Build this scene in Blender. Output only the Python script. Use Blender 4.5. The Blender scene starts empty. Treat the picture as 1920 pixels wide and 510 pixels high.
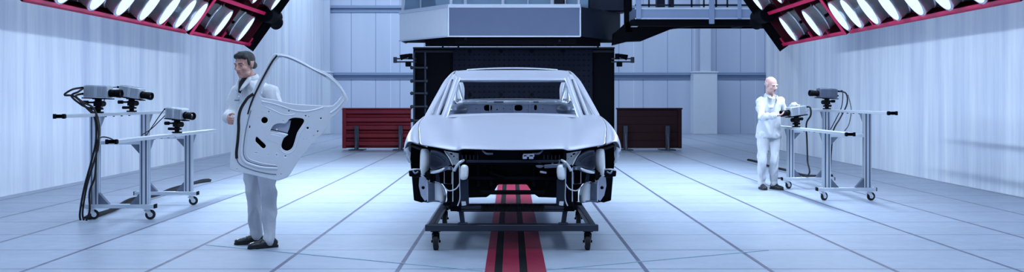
import bpy, bmesh, math, random
from mathutils import Vector, Matrix, noise
random.seed(7)
PI = math.pi
# ------------------------------------------------------------------ camera, world, lights
F, CX, HY, H = 1900.0, 958.0, 183.0, 1.42          # focal length in pixels of the 1920x510 frame, vanishing point, eye height
def P(px, py, Y):                                   # point seen at pixel px,py at distance Y
    return Vector(((px - CX) * Y / F, Y, H - (py - HY) * Y / F))
SC = bpy.context.scene
COL = SC.collection
cam_d = bpy.data.cameras.new('camera'); cam = bpy.data.objects.new('camera', cam_d); COL.objects.link(cam)
cam.location = (0, 0, H); cam.rotation_euler = (PI / 2, 0, 0)
cam_d.sensor_width = 36; cam_d.lens = F / 1920 * 36
cam_d.shift_x = (960 - CX) / 1920; cam_d.shift_y = -(255 - HY) / 1920
cam_d.clip_end = 200
SC.camera = cam
SC.view_settings.view_transform = 'Standard'; SC.view_settings.look = 'None'
SC.view_settings.exposure = 0.2; SC.view_settings.gamma = 1.0
SC.view_settings.use_curve_mapping = False
w = bpy.data.worlds.new('world'); SC.world = w; w.use_nodes = True
w.node_tree.nodes['Background'].inputs[0].default_value = (0.42, 0.56, 0.95, 1)
w.node_tree.nodes['Background'].inputs[1].default_value = 0.12
LCOL = (0.65, 0.81, 1.0)
def area(name, loc, sx, sy, power, rot=(0, 0, 0), col=LCOL):
    d = bpy.data.lights.new(name, 'AREA'); d.shape = 'RECTANGLE'; d.size = sx; d.size_y = sy
    d.energy = power; d.color = col
    o = bpy.data.objects.new(name, d); COL.objects.link(o); o.location = loc; o.rotation_euler = rot
    return o
for lx in (-2.4, 2.4):  # unseen fill lights added overhead to brighten the hall and car front
    for ly, lw in ((4.5, 360), (14.0, 190)): area('overhead_fill', (lx, ly, 8.7), 1.6, 7, lw)
area('overhead_fill', (-3.6, 34.5, 8.6), 6, 2.5, 520)
area('overhead_fill', (6.5, 34.5, 8.6), 8, 2.5, 300)
LAMP_W = 300                                        # each floodlight of the racks

# ------------------------------------------------------------------ helpers
def link(o, parent=None):
    COL.objects.link(o)
    if parent is not None:
        o.parent = parent
        o.matrix_parent_inverse = parent.matrix_basis.inverted()
    return o
def tag(o, label=None, cat=None, group=None, kind=None):
    if label: o['label'] = label
    if cat: o['category'] = cat
    if group: o['group'] = group
    if kind: o['kind'] = kind
    return o
def thing(name, label, cat, loc=(0, 0, 0), group=None):
    o = bpy.data.objects.new(name, None); o.empty_display_size = 0.1; o.location = loc
    COL.objects.link(o)
    return tag(o, label, cat, group)
def finish(name, bm, mat, parent=None, smooth=35, bevel=0, sub=0, solid=0):
    bmesh.ops.recalc_face_normals(bm, faces=bm.faces)
    me = bpy.data.meshes.new(name); bm.to_mesh(me); bm.free()
    for m in (mat if isinstance(mat, (list, tuple)) else [mat]): me.materials.append(m)
    o = bpy.data.objects.new(name, me); link(o, parent)
    if smooth:
        me.polygons.foreach_set('use_smooth', [True] * len(me.polygons))
        if not sub:
            me.set_sharp_from_angle(angle=math.radians(smooth))
    if sub:
        m = o.modifiers.new('sub', 'SUBSURF'); m.levels = sub; m.render_levels = sub
    if solid:
        m = o.modifiers.new('solid', 'SOLIDIFY'); m.thickness = solid; m.offset = -1
    if bevel:
        m = o.modifiers.new('bev', 'BEVEL'); m.width = bevel; m.segments = 2; m.limit_method = 'ANGLE'
        m.angle_limit = math.radians(40); m.harden_normals = False
    return o
def NB(): return bmesh.new()
def hexa(bm, pts, mi=0):                    # 8 points: 4 of one end, 4 of the other
    v = [bm.verts.new(p) for p in pts]
    for f in ((0, 1, 2, 3), (7, 6, 5, 4), (0, 4, 5, 1), (1, 5, 6, 2), (2, 6, 7, 3), (3, 7, 4, 0)):
        bm.faces.new([v[i] for i in f]).material_index = mi
def box(bm, a, b, mi=0):
    x0, y0, z0 = a; x1, y1, z1 = b
    hexa(bm, [(x0, y0, z0), (x1, y0, z0), (x1, y1, z0), (x0, y1, z0), (x0, y0, z1), (x1, y0, z1), (x1, y1, z1), (x0, y1, z1)], mi)
def cbox(bm, c, s, mi=0):
    box(bm, [c[i] - s[i] / 2 for i in range(3)], [c[i] + s[i] / 2 for i in range(3)], mi)
def frame_of(d, up=(0, 0, 1)):
    d = Vector(d).normalized(); up = Vector(up)
    if abs(d.dot(up)) > 0.98: up = Vector((0, 1, 0))
    u = d.cross(up).normalized(); v = u.cross(d).normalized()
    return u, v
def bar(bm, a, b, w, h, up=(0, 0, 1), mi=0):   # rectangular bar from a to b, w sideways, h upward
    a, b = Vector(a), Vector(b); u, v = frame_of(b - a, up)
    c = [(-1, -1), (1, -1), (1, 1), (-1, 1)]
    hexa(bm, [a + u * (x * w / 2) + v * (y * h / 2) for x, y in c] + [b + u * (x * w / 2) + v * (y * h / 2) for x, y in c], mi)
def rings(bm, rs, cap=True, mi=0, closed=False):
    vs = [[bm.verts.new(p) for p in r] for r in rs]
    n = len(vs[0]); m = len(vs)
    for i in range(m if closed else m - 1):
        A, B = vs[i], vs[(i + 1) % m]
        for j in range(n):
            bm.faces.new((A[j], A[(j + 1) % n], B[(j + 1) % n], B[j])).material_index = mi
    if cap and not closed:
        bm.faces.new(vs[0][::-1]).material_index = mi; bm.faces.new(vs[-1]).material_index = mi
def smooth_path(pts, k=6):
    pts = [Vector(p) for p in pts]; out = []
    for i in range(len(pts) - 1):
        p0 = pts[max(i - 1, 0)]; p1 = pts[i]; p2 = pts[i + 1]; p3 = pts[min(i + 2, len(pts) - 1)]
        for q in range(k):
            t = q / k
            out.append(0.5 * ((2 * p1) + (p2 - p0) * t + (2 * p0 - 5 * p1 + 4 * p2 - p3) * t * t + (3 * p1 - p0 - 3 * p2 + p3) * t ** 3))
    out.append(pts[-1]); return out
def tube(bm, pts, r, n=10, smooth=0, ry=None, mi=0, up=(0, 0, 1)):
    if smooth: pts = smooth_path(pts, smooth)
    pts = [Vector(p) for p in pts]; rs = []; pu = None
    for i, p in enumerate(pts):
        d = (pts[min(i + 1, len(pts) - 1)] - pts[max(i - 1, 0)])
        if d.length < 1e-9: d = Vector((0, 0, 1))
        d.normalize()
        if pu is None: u, v = frame_of(d, up)
        else:
            u = (pu - d * pu.dot(d)).normalized(); v = u.cross(d).normalized()
        pu = u
        rr = r[min(int(i / (len(pts) - 1) * (len(r) - 1)), len(r) - 1)] if isinstance(r, (list, tuple)) else r
        r2 = ry if ry else rr
        rs.append([p + u * (math.cos(2 * PI * k / n) * rr) + v * (math.sin(2 * PI * k / n) * r2) for k in range(n)])
    rings(bm, rs, mi=mi)
def cyl(bm, a, b, r, n=16, r2=None, mi=0):
    a, b = Vector(a), Vector(b); u, v = frame_of(b - a)
    rs = [[c + (u * math.cos(2 * PI * k / n) + v * math.sin(2 * PI * k / n)) * q for k in range(n)] for c, q in ((a, r), (b, r if r2 is None else r2))]
    rings(bm, rs, mi=mi)
def lathe(bm, a, d, prof, n=24, mi=0):            # prof: (distance along d, radius)
    a = Vector(a); d = Vector(d).normalized(); u, v = frame_of(d)
    rings(bm, [[a + d * t + (u * math.cos(2 * PI * k / n) + v * math.sin(2 * PI * k / n)) * max(r, 1e-4) for k in range(n)] for t, r in prof], mi=mi)
def ball(bm, c, r, n=12, m=8, R=None, mi=0):
    r = (r, r, r) if not isinstance(r, (list, tuple)) else r
    rs = []
    for i in range(m + 1):
        t = PI * (i + 0.02) / (m + 0.04) if 0 < i < m else (0.03 if i == 0 else PI - 0.03)
        ring = []
        for k in range(n):
            p = Vector((r[0] * math.sin(t) * math.cos(2 * PI * k / n), r[1] * math.sin(t) * math.sin(2 * PI * k / n), r[2] * math.cos(t)))
            if R is not None: p = R @ p
            ring.append(Vector(c) + p)
        rs.append(ring)
    rings(bm, rs, mi=mi)
def prism(bm, pts, off, mi=0):                    # flat polygon pushed by off
    a = [bm.verts.new(p) for p in pts]; b = [bm.verts.new(Vector(p) + Vector(off)) for p in pts]
    n = len(pts)
    bm.faces.new(a[::-1]).material_index = mi; bm.faces.new(b).material_index = mi
    for i in range(n): bm.faces.new((a[i], a[(i + 1) % n], b[(i + 1) % n], b[i])).material_index = mi
def grid(bm, rows, mi=0):
    vs = [[bm.verts.new(p) for p in r] for r in rows]
    for i in range(len(vs) - 1):
        for j in range(len(vs[0]) - 1):
            bm.faces.new((vs[i][j], vs[i][j + 1], vs[i + 1][j + 1], vs[i + 1][j])).material_index = mi
def plate(name, outline, holes, thick, mat, parent, M, bevel=0.0, res=4):
    """flat sheet with holes: 2-D outline and holes in a plane, M carries it into the world"""
    cu = bpy.data.curves.new(name, 'CURVE'); cu.dimensions = '2D'; cu.fill_mode = 'BOTH'
    cu.extrude = thick / 2; cu.bevel_depth = bevel; cu.bevel_resolution = 1
    for pts in [outline] + list(holes):
        s = cu.splines.new('POLY'); s.points.add(len(pts) - 1); s.use_cyclic_u = True
        for q, p in zip(s.points, pts): q.co = (p[0], p[1], 0, 1)
    o = bpy.data.objects.new(name, cu); COL.objects.link(o)
    dg = bpy.context.evaluated_depsgraph_get()
    me = bpy.data.meshes.new_from_object(o.evaluated_get(dg)); me.name = name
    bpy.data.objects.remove(o); bpy.data.curves.remove(cu)
    me.transform(M); me.materials.clear(); me.materials.append(mat)
    r = bpy.data.objects.new(name, me); return link(r, parent)
def circle2(x, y, r, n=12, ry=None, rot=0):
    ry = ry or r; c, s = math.cos(rot), math.sin(rot); out = []
    for k in range(n):
        a, b = math.cos(2 * PI * k / n) * r, math.sin(2 * PI * k / n) * ry
        out.append((x + a * c - b * s, y + a * s + b * c))
    return out
def smooth2(pts, k=4):
    n = len(pts); out = []
    for i in range(n):
        p0, p1, p2, p3 = [Vector(pts[(i + q) % n]) for q in (-1, 0, 1, 2)]
        for q in range(k):
            t = q / k
            v = 0.5 * ((2 * p1) + (p2 - p0) * t + (2 * p0 - 5 * p1 + 4 * p2 - p3) * t * t + (3 * p1 - p0 - 3 * p2 + p3) * t ** 3)
            out.append((v.x, v.y))
    return out

# ------------------------------------------------------------------ materials
def mat(name, col, rough=0.5, metal=0.0, emit=None, estr=0, spec=0.5, var=0.0, vscale=8, bump=0.0, bscale=60, coat=0):
    m = bpy.data.materials.new(name); m.use_nodes = True; nt = m.node_tree; b = nt.nodes['Principled BSDF']
    b.inputs['Roughness'].default_value = rough; b.inputs['Metallic'].default_value = metal
    b.inputs['Specular IOR Level'].default_value = spec
    if coat: b.inputs['Coat Weight'].default_value = coat; b.inputs['Coat Roughness'].default_value = 0.15
    c = (*col, 1)
    tc = nt.nodes.new('ShaderNodeTexCoord')
    nz = nt.nodes.new('ShaderNodeTexNoise'); nz.inputs['Scale'].default_value = vscale; nz.inputs['Detail'].default_value = 4
    nt.links.new(tc.outputs['Object'], nz.inputs['Vector'])
    mx = nt.nodes.new('ShaderNodeMix'); mx.data_type = 'RGBA'
    v = max(var, 0.03)
    mx.inputs['A'].default_value = tuple(x * (1 - v) for x in col) + (1,); mx.inputs['B'].default_value = tuple(min(1, x * (1 + v)) for x in col) + (1,)
    nt.links.new(nz.outputs['Fac'], mx.inputs['Factor']); nt.links.new(mx.outputs['Result'], b.inputs['Base Color'])
    if emit:
        b.inputs['Emission Color'].default_value = (*emit, 1); b.inputs['Emission Strength'].default_value = estr
    if bump:
        n2 = nt.nodes.new('ShaderNodeTexNoise'); n2.inputs['Scale'].default_value = bscale; n2.inputs['Detail'].default_value = 3
        nt.links.new(tc.outputs['Object'], n2.inputs['Vector'])
        bp = nt.nodes.new('ShaderNodeBump'); bp.inputs['Strength'].default_value = bump; bp.inputs['Distance'].default_value = 0.01
        nt.links.new(n2.outputs['Fac'], bp.inputs['Height']); nt.links.new(bp.outputs['Normal'], b.inputs['Normal'])
    return m
M = dict(
    body=mat('car_body_primer', (0.43, 0.45, 0.53), 0.4, 0.25, var=0.06, vscale=3, coat=0.15),
    galv=mat('galvanised_sheet', (0.66, 0.70, 0.76), 0.3, 0.4, var=0.18, vscale=14),
    galvdark=mat('dull_steel', (0.15, 0.18, 0.24), 0.4, 0.6, var=0.25, vscale=12),
    inner=mat('inner_body_sheet', (0.42, 0.46, 0.58), 0.5, 0.2, var=0.15, vscale=10),
    black=mat('black_plastic', (0.0012, 0.0015, 0.003), 0.65, spec=0.08, var=0.3),
    blackm=mat('black_painted_steel', (0.002, 0.0028, 0.006), 0.65, 0.0, spec=0.07, var=0.25),
    rubber=mat('black_rubber', (0.008, 0.008, 0.011), 0.6, spec=0.3),
    navy=mat('navy_steel', (0.012, 0.019, 0.036), 0.5, 0.1, spec=0.25, var=0.25, vscale=3),
    trolley=mat('trolley_steel', (0.032, 0.040, 0.062), 0.35, 0.4, var=0.2),
    alu=mat('aluminium_profile', (0.60, 0.65, 0.72), 0.3, 0.6, var=0.06),
    aludark=mat('dark_alu', (0.10, 0.12, 0.17), 0.4, 0.5),
    chrome=mat('polished_reflector', (0.75, 0.78, 0.84), 0.12, 1.0),
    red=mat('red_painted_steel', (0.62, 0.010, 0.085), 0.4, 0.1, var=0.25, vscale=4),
    darkred=mat('very_dark_red_panel', (0.018, 0.002, 0.004), 0.6, spec=0.2, var=0.3),  # far darker than redpanel, for the right wing panel
    redpanel=mat('dark_red_barrier_paint', (0.15, 0.006, 0.016), 0.5, spec=0.3, var=0.3, vscale=3),
    rackin=mat('rack_inner_shaded_red', (0.05, 0.002, 0.008), 0.5, spec=0.3, var=0.3),  # rack red darkened: the shade inside the rack is in the colour
    drum=mat('spun_aluminium', (0.62, 0.66, 0.72), 0.22, 0.65, var=0.15),
    galvlit=mat('galvanised_sheet_lit', (0.86, 0.89, 0.93), 0.35, 0.1, var=0.12, vscale=18),  # galv brightened: the front light on these parts is in the colour
    bright=mat('cabin_panel_lit', (0.86, 0.90, 0.95), 0.5),  # cabin facet facing the light, its brightness put into the colour
    lensglass=mat('lens_glass', (0.02, 0.02, 0.04), 0.08, spec=0.8),
    redtrack=mat('red_track_plate', (0.19, 0.003, 0.026), 0.5, var=0.35, vscale=9),
    lamp=mat('lamp_glass', (0.2, 0.22, 0.26), 0.25, emit=(0.62, 0.76, 1.0), estr=1.0),
    camgrey=mat('camera_grey', (0.34, 0.38, 0.44), 0.4, 0.5, var=0.08),
    coat=mat('white_cotton', (0.64, 0.66, 0.70), 0.85, spec=0.2, var=0.04, vscale=20, bump=0.12, bscale=40),
    suit=mat('white_cotton_darkened', (0.46, 0.48, 0.52), 0.85, spec=0.2, var=0.04, vscale=20, bump=0.12, bscale=40),  # coat white darkened to offset the strong lamplight on its wearer
    trousers=mat('white_trouser_cotton', (0.52, 0.54, 0.59), 0.85, spec=0.2, var=0.05, vscale=20, bump=0.12, bscale=40),
    skin=mat('skin', (0.52, 0.27, 0.22), 0.5, var=0.12, vscale=25),
    skinold=mat('fair_skin', (0.44, 0.27, 0.24), 0.6, var=0.12, vscale=25),
    hair=mat('dark_hair', (0.012, 0.010, 0.012), 0.55, bump=0.6, bscale=180),
    hairwhite=mat('white_hair', (0.30, 0.29, 0.31), 0.7, bump=0.4, bscale=180),
    shirt=mat('black_tshirt', (0.006, 0.006, 0.010), 0.85),
    leather=mat('black_leather', (0.007, 0.008, 0.012), 0.35, var=0.2),
    eye=mat('eye_dark', (0.02, 0.02, 0.03), 0.2),
    lip=mat('lips', (0.30, 0.12, 0.12), 0.5),
    cabin=mat('grey_cabin_panel', (0.13, 0.165, 0.26), 0.42, 0.35, var=0.06, vscale=2),
    cabinlight=mat('pale_steel_trim', (0.62, 0.68, 0.78), 0.4, 0.3),
    walkway=mat('walkway_panel', (0.27, 0.35, 0.50), 0.45, 0.25, var=0.06),
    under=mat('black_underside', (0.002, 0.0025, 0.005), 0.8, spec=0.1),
    glass=mat('window_glass', (0.30, 0.45, 0.62), 0.15, 0.0, var=0.05),
    white=mat('white_steel', (0.7, 0.75, 0.82), 0.5),
)
def math_node(nt, op, a, b=None, c=None):
    n = nt.nodes.new('ShaderNodeMath'); n.operation = op
    for i, x in enumerate((a, b, c)):
        if x is None: continue
        if isinstance(x, (int, float)): n.inputs[i].default_value = x
        else: nt.links.new(x, n.inputs[i])
    return n.outputs[0]
def line_mask(nt, coord, off, period, width):      # 1 within width/2 of off + k*period
    a = math_node(nt, 'SUBTRACT', coord, off - period / 2)
    a = math_node(nt, 'DIVIDE', a, period); a = math_node(nt, 'FRACT', a)
    a = math_node(nt, 'SUBTRACT', a, 0.5); a = math_node(nt, 'ABSOLUTE', a)
    return math_node(nt, 'LESS_THAN', a, width / 2 / period)
def mixc(nt, f, a, b):
    mx = nt.nodes.new('ShaderNodeMix'); mx.data_type = 'RGBA'
    if isinstance(f, (int, float)): mx.inputs['Factor'].default_value = f
    else: nt.links.new(f, mx.inputs['Factor'])
    for k, x in (('A', a), ('B', b)):
        if isinstance(x, tuple): mx.inputs[k].default_value = (*x, 1)
        else: nt.links.new(x, mx.inputs[k])
    return mx.outputs['Result']
def base_mat(name):
    m = bpy.data.materials.new(name); m.use_nodes = True; nt = m.node_tree
    g = nt.nodes.new('ShaderNodeNewGeometry'); s = nt.nodes.new('ShaderNodeSeparateXYZ')
    nt.links.new(g.outputs['Position'], s.inputs[0])
    return m, nt, nt.nodes['Principled BSDF'], g, s
# floor: pale glossy plates, wide dark joints running away, thin ones across
m, nt, b, g, s = base_mat('plate_floor'); M['floor'] = m
nz = nt.nodes.new('ShaderNodeTexNoise'); nz.inputs['Scale'].default_value = 0.9; nz.inputs['Detail'].default_value = 6
mp = nt.nodes.new('ShaderNodeMapping'); mp.inputs['Scale'].default_value = (1.0, 2.2, 1)
nt.links.new(g.outputs['Position'], mp.inputs[0]); nt.links.new(mp.outputs[0], nz.inputs['Vector'])
colf = mixc(nt, nz.outputs['Fac'], (0.25, 0.30, 0.385), (0.41, 0.465, 0.55))
nz2 = nt.nodes.new('ShaderNodeTexNoise'); nz2.inputs['Scale'].default_value = 7; nz2.inputs['Detail'].default_value = 8
nt.links.new(g.outputs['Position'], nz2.inputs['Vector'])
colf = mixc(nt, math_node(nt, 'MULTIPLY', nz2.outputs['Fac'], 0.3), colf, (0.40, 0.45, 0.56))
wide = line_mask(nt, s.outputs[0], 0.09, 1.02, 0.038)
thin = line_mask(nt, s.outputs[1], 8.40, 1.05, 0.021)
colf = mixc(nt, thin, colf, (0.055, 0.06, 0.11)); colf = mixc(nt, wide, colf, (0.085, 0.09, 0.15))
nt.links.new(colf, b.inputs['Base Color'])
rr = math_node(nt, 'MULTIPLY_ADD', nz2.outputs['Fac'], 0.25, 0.22); nt.links.new(rr, b.inputs['Roughness'])
b.inputs['Metallic'].default_value = 0.0; b.inputs['Specular IOR Level'].default_value = 0.5
# side walls: vertically streaked sheeting
m, nt, b, g, s = base_mat('streaked_sheeting'); M['sidewall'] = m
mp = nt.nodes.new('ShaderNodeMapping'); mp.inputs['Scale'].default_value = (1.0, 1.7, 0.10)
nt.links.new(g.outputs['Position'], mp.inputs[0])
nz = nt.nodes.new('ShaderNodeTexNoise'); nz.inputs['Scale'].default_value = 1.6; nz.inputs['Detail'].default_value = 9; nz.inputs['Roughness'].default_value = 0.68
nt.links.new(mp.outputs[0], nz.inputs['Vector'])
cr = nt.nodes.new('ShaderNodeValToRGB'); cr.color_ramp.elements[0].position = 0.3; cr.color_ramp.elements[1].position = 0.66
cr.color_ramp.elements[0].color = (0.54, 0.60, 0.73, 1); cr.color_ramp.elements[1].color = (0.86, 0.90, 0.95, 1)
nt.links.new(nz.outputs['Fac'], cr.inputs[0]); nt.links.new(cr.outputs[0], b.inputs['Base Color'])
bp = nt.nodes.new('ShaderNodeBump'); bp.inputs['Strength'].default_value = 0.5; bp.inputs['Distance'].default_value = 0.05
nt.links.new(nz.outputs['Fac'], bp.inputs['Height']); nt.links.new(bp.outputs['Normal'], b.inputs['Normal'])
b.inputs['Roughness'].default_value = 0.38
# back wall panels
m, nt, b, g, s = base_mat('metal_wall_panel'); M['backwall'] = m
mp = nt.nodes.new('ShaderNodeMapping'); mp.inputs['Scale'].default_value = (1.2, 1, 0.15)
nt.links.new(g.outputs['Position'], mp.inputs[0])
nz = nt.nodes.new('ShaderNodeTexNoise'); nz.inputs['Scale'].default_value = 1.0; nz.inputs['Detail'].default_value = 5
nt.links.new(mp.outputs[0], nz.inputs['Vector'])
c = mixc(nt, nz.outputs['Fac'], (0.48, 0.55, 0.72), (0.66, 0.72, 0.84))
c = mixc(nt, line_mask(nt, s.outputs[0], 0.42, 0.96, 0.03), c, (0.30, 0.36, 0.52))
c = mixc(nt, line_mask(nt, s.outputs[0], 0.05, 2.4, 0.02), c, (0.78, 0.83, 0.92))
nt.links.new(c, b.inputs['Base Color']); b.inputs['Roughness'].default_value = 0.5
# perforated barrier face
m, nt, b, g, s = base_mat('perforated_plate'); M['perf'] = m
def dots(px, ox, pz, oz, rad):
    ax = math_node(nt, 'SUBTRACT', math_node(nt, 'FRACT', math_node(nt, 'DIVIDE', math_node(nt, 'SUBTRACT', s.outputs[0], ox), px)), 0.5)
    az = math_node(nt, 'SUBTRACT', math_node(nt, 'FRACT', math_node(nt, 'DIVIDE', math_node(nt, 'SUBTRACT', s.outputs[2], oz), pz)), 0.5)
    ax = math_node(nt, 'MULTIPLY', ax, px); az = math_node(nt, 'MULTIPLY', az, pz)
    d = math_node(nt, 'ADD', math_node(nt, 'MULTIPLY', ax, ax), math_node(nt, 'MULTIPLY', az, az))
    return math_node(nt, 'LESS_THAN', d, rad * rad)
nz = nt.nodes.new('ShaderNodeTexNoise'); nz.inputs['Scale'].default_value = 2.5; nz.inputs['Detail'].default_value = 8
nt.links.new(g.outputs['Position'], nz.inputs['Vector'])
c = mixc(nt, nz.outputs['Fac'], (0.004, 0.006, 0.015), (0.012, 0.017, 0.036))
c = mixc(nt, dots(0.137, 0.02, 0.147, 0.03, 0.024), c, (0.002, 0.002, 0.005))
c = mixc(nt, dots(0.855, 0.15, 0.60, 0.0, 0.055), c, (0.001, 0.001, 0.003))
nt.links.new(c, b.inputs['Base Color']); b.inputs['Roughness'].default_value = 0.6; b.inputs['Specular IOR Level'].default_value = 0.1

# ------------------------------------------------------------------ room shell
def struct(name, bm, mt, **k):
    o = finish(name, bm, mt, **k); o['kind'] = 'structure'; return o
WX, YE, YB, ZC, XB = 7.3, 29.0, 40.0, 9.0, 13.0
bm = NB(); box(bm, (-XB, -5, -0.2), (XB, YB + .3, 0)); struct('floor', bm, M['floor'], smooth=0)
bm = NB(); box(bm, (-WX - .2, -5, 0), (-WX, YB, ZC)); struct('wall_left', bm, M['sidewall'], smooth=0)
bm = NB(); box(bm, (WX, -5, 0), (WX + .2, YE, ZC)); struct('wall_right', bm, M['sidewall'], smooth=0)
bm = NB(); box(bm, (-XB, YB, 0), (XB, YB + .3, ZC)); struct('wall_back', bm, M['backwall'], smooth=0)
for sd, nm in ((1, 'right'),):
    bm = NB(); x0, x1 = sorted((sd * (WX + .2), sd * XB)); box(bm, (x0, YE - .2, 0), (x1, YE, ZC))
    x0, x1 = sorted((sd * XB, sd * (XB + .2))); box(bm, (x0, YE - .2, 0), (x1, YB, ZC))
    struct('wall_bay_' + nm, bm, M['sidewall'], smooth=0)
bm = NB(); box(bm, (-XB, -5, ZC), (XB, YB + .3, ZC + .2)); struct('ceiling', bm, M['white'], smooth=0)
# rails along the back wall and the columns
def rail(z, x0, x1, n):
    bm = NB(); box(bm, (x0, YB - .16, z - .06), (x1, YB, z + .05)); box(bm, (x0, YB - .05, z - .22), (x1, YB, z - .06))
    struct('trim_%d' % n, bm, M['walkway'], smooth=0, bevel=.01)
rail(2.36, -7.3, 12.9, 1); rail(5.0, -7.3, 12.9, 2)
for n, (xa, xb, nm) in enumerate(((-7.30, -7.10, 'left'), (7.42, 7.76, 'right'))):
    bm = NB(); box(bm, (xa, YB - .45, 2.4), (xb, YB - .17, ZC)); box(bm, (xa - .04, YB - .5, 2.4), (xb + .04, YB - .45, ZC))
    struct('column_' + nm, bm, M['cabinlight'], smooth=0, bevel=.01)
for nm, xa, xb in (('left', 570, 619), ('right', 1300.5, 1345)):
    Yc = YB - .75; a = P(xa, 250, Yc); b2 = P(xb, 138, Yc)
    bm = NB(); box(bm, (a.x, Yc, 0), (b2.x, YB, 2.38)); box(bm, (a.x - .04, Yc - .04, 2.38), (b2.x + .04, YB - .17, 2.44))
    struct('column_base_' + nm, bm, M['white'], smooth=0, bevel=.015)
# faint painted guide lines on the floor
for nm, p, q in (('left', (387, 459.5), (905, 508.5)), ('right', (1440, 469.5), (1020, 507))):
    def fl(a): return Vector(((a[0] - CX) * (H * F / (a[1] - HY)) / F, H * F / (a[1] - HY), 0.0022))
    bm = NB(); bar(bm, fl(p), fl(q), 0.022, 0.003); o = struct('trim_floor_line_' + nm, bm, mat('floor_line_' + nm, (0.22, 0.34, 0.42), 0.5), smooth=0)
# ------------------------------------------------------------------ red track set in the floor
def track():
    t = thing('floor_track', 'red track of three long plates with black slots running under the car', 'track', (0.04, 8, 0))
    for a, b in ((-.213, -.135), (-.070, .070), (.135, .290)):
        bm = NB(); box(bm, (a, 3, 0), (b, 27.6, .008)); finish('track_plate', bm, M['redtrack'], t, bevel=.002)
    for a, b in ((-.135, -.070), (.070, .135)):
        bm = NB(); box(bm, (a, 3, 0), (b, 27.6, .004)); finish('track_slot', bm, M['under'], t)
track()

# ------------------------------------------------------------------ crash barrier block at the end of the hall
def barrier():
    Y0 = 28.0; zt = 2.79
    t = thing('crash_barrier', 'tall dark steel barrier block with bolt-hole face plate behind the car', 'barrier', (0.1, Y0, 0))
    bm = NB(); box(bm, (-2.70, Y0, 0), (2.86, Y0 + 2.5, zt)); finish('barrier_block', bm, M['blackm'], t, bevel=.02)
    bm = NB(); box(bm, (-1.60, Y0 - .10, .05), (2.25, Y0, zt - .03)); finish('face_plate', bm, M['perf'], t, bevel=.01)
    bm = NB(); box(bm, (-2.66, Y0 - .05, zt - .13), (2.84, Y0, zt - .06)); box(bm, (-2.70, Y0 - .1, zt - .03), (2.86, Y0 + .3, zt + .02))
    finish('top_beam', bm, M['navy'], t, bevel=.01)
    for x in (-1.88, -1.45, 2.4):
        bm = NB(); cyl(bm, (x, Y0 - .05, zt), (x, Y0 - .05, zt + .03), .03); ball(bm, (x, Y0 - .05, zt + .02), .03); finish('lifting_pin', bm, M['blackm'], t)
    # tie rods on the left flank
    for px in (776.5, 797.5):
        a = P(px, 98, Y0 - .3); b = P(px, 275, Y0 - .3); bm = NB(); cyl(bm, a, b, .028, 10); finish('tie_rod', bm, M['trolley'], t)
    for py in (127, 152, 175, 200, 226, 250):
        a = P(772, py, Y0 - .3); b = P(799, py, Y0 - .3)
        bm = NB(); cyl(bm, a, b, .03, 10); ball(bm, b, .06); ball(bm, a, .05)
        cyl(bm, b, b + Vector((0, .32, 0)), .02, 8); cyl(bm, a, a + Vector((0.03, .32, 0)), .02, 8)
        finish('clamp_rung', bm, M['trolley'], t)
    bm = NB(); box(bm, P(778, 121, Y0 - .06), P(797, 99, Y0)); box(bm, P(781, 160, Y0 - .05), P(795, 130, Y0)); finish('cover_plate', bm, M['blackm'], t, bevel=.01)
    for s in (-1, 1):                                  # sensor arms sticking out each side at the top
        def Q(dx, py, Yq): return Vector(((-2.70 if s < 0 else 2.86) + s * dx, Yq, P(0, py, Yq).z))
        Yq = Y0 - .15
        bm = NB(); bar(bm, Q(-.1, 110, Yq), Q(.50, 110, Yq), .05, .04); bar(bm, Q(-.1, 116, Yq), Q(.50, 116, Yq), .05, .04)
        bar(bm, Q(.48, 107, Yq), Q(.48, 118, Yq), .1, .07, up=(0, 1, 0)); finish('sensor_arm', bm, M['trolley'], t, bevel=.006)
        bm = NB(); cbox(bm, Q(.06, 106, Yq - .02), (.12, .12, .16)); cbox(bm, Q(.12, 120.5, Yq), (.15, .14, .13)); cyl(bm, Q(.12, 104, Yq), Q(.34, 108, Yq), .05, 12, .08)
        finish('sensor_head', bm, M['blackm'], t, bevel=.01)
barrier()

def wing_barrier(x0, x1, Y, mt, ribs, label, posts):
    t = thing('wing_barrier', label, 'barrier', ((x0 + x1) / 2, Y, 0), 'low barrier panels beside the crash barrier')
    z0, z1 = .05, 1.13; n = 5; h = (z1 - z0) / n
    bm = NB()
    if ribs:                                           # pressed horizontal ribs as one profile
        prof = [(Y + .08, z0)]
        for i in range(n):
            z = z0 + i * h; prof += [(Y, z + .01), (Y - .0, z + h * .18), (Y - .10, z + h * .34), (Y - .10, z + h * .80), (Y, z + h * .95)]
        prof += [(Y + .08, z1)]
        prism(bm, [(x0, y, z) for y, z in prof], (x1 - x0, 0, 0))
    else:
        box(bm, (x0, Y - .04, z0), (x1, Y + .08, z1))
        for i in range(1, n): box(bm, (x0 + .04, Y - .055, z0 + i * h - .012), (x1 - .04, Y - .04, z0 + i * h + .012))
    finish('barrier_panel', bm, mt, t, smooth=0, bevel=.008)
    bm = NB(); box(bm, (x0 - .02, Y - .13, z1 - .03), (x1 + .02, Y + .1, z1 + .01)); 
    xe = x0 if x0 < 0 else x1; s = 1 if x0 < 0 else -1
    a, b = sorted((xe, xe + s * .10)); box(bm, (a, Y - .12, z0), (b, Y + .1, z1)); finish('edge_frame', bm, mt, t, bevel=.006)
    for px in posts:
        X = P(px, 0, Y - .2).x
        bm = NB(); box(bm, (X - .055, Y - .22, 0), (X + .055, Y - .13, .66)); box(bm, (X - .20, Y - .36, 0), (X + .20, Y + .3, .025))
        prism(bm, [(X - .02, Y - .35, .02), (X - .02, Y - .22, .02), (X - .02, Y - .22, .45)], (.04, 0, 0)); finish('support_post', bm, M['trolley'], t, bevel=.006)
a = P(643, 205, 27.5).x; b = -2.72
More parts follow.
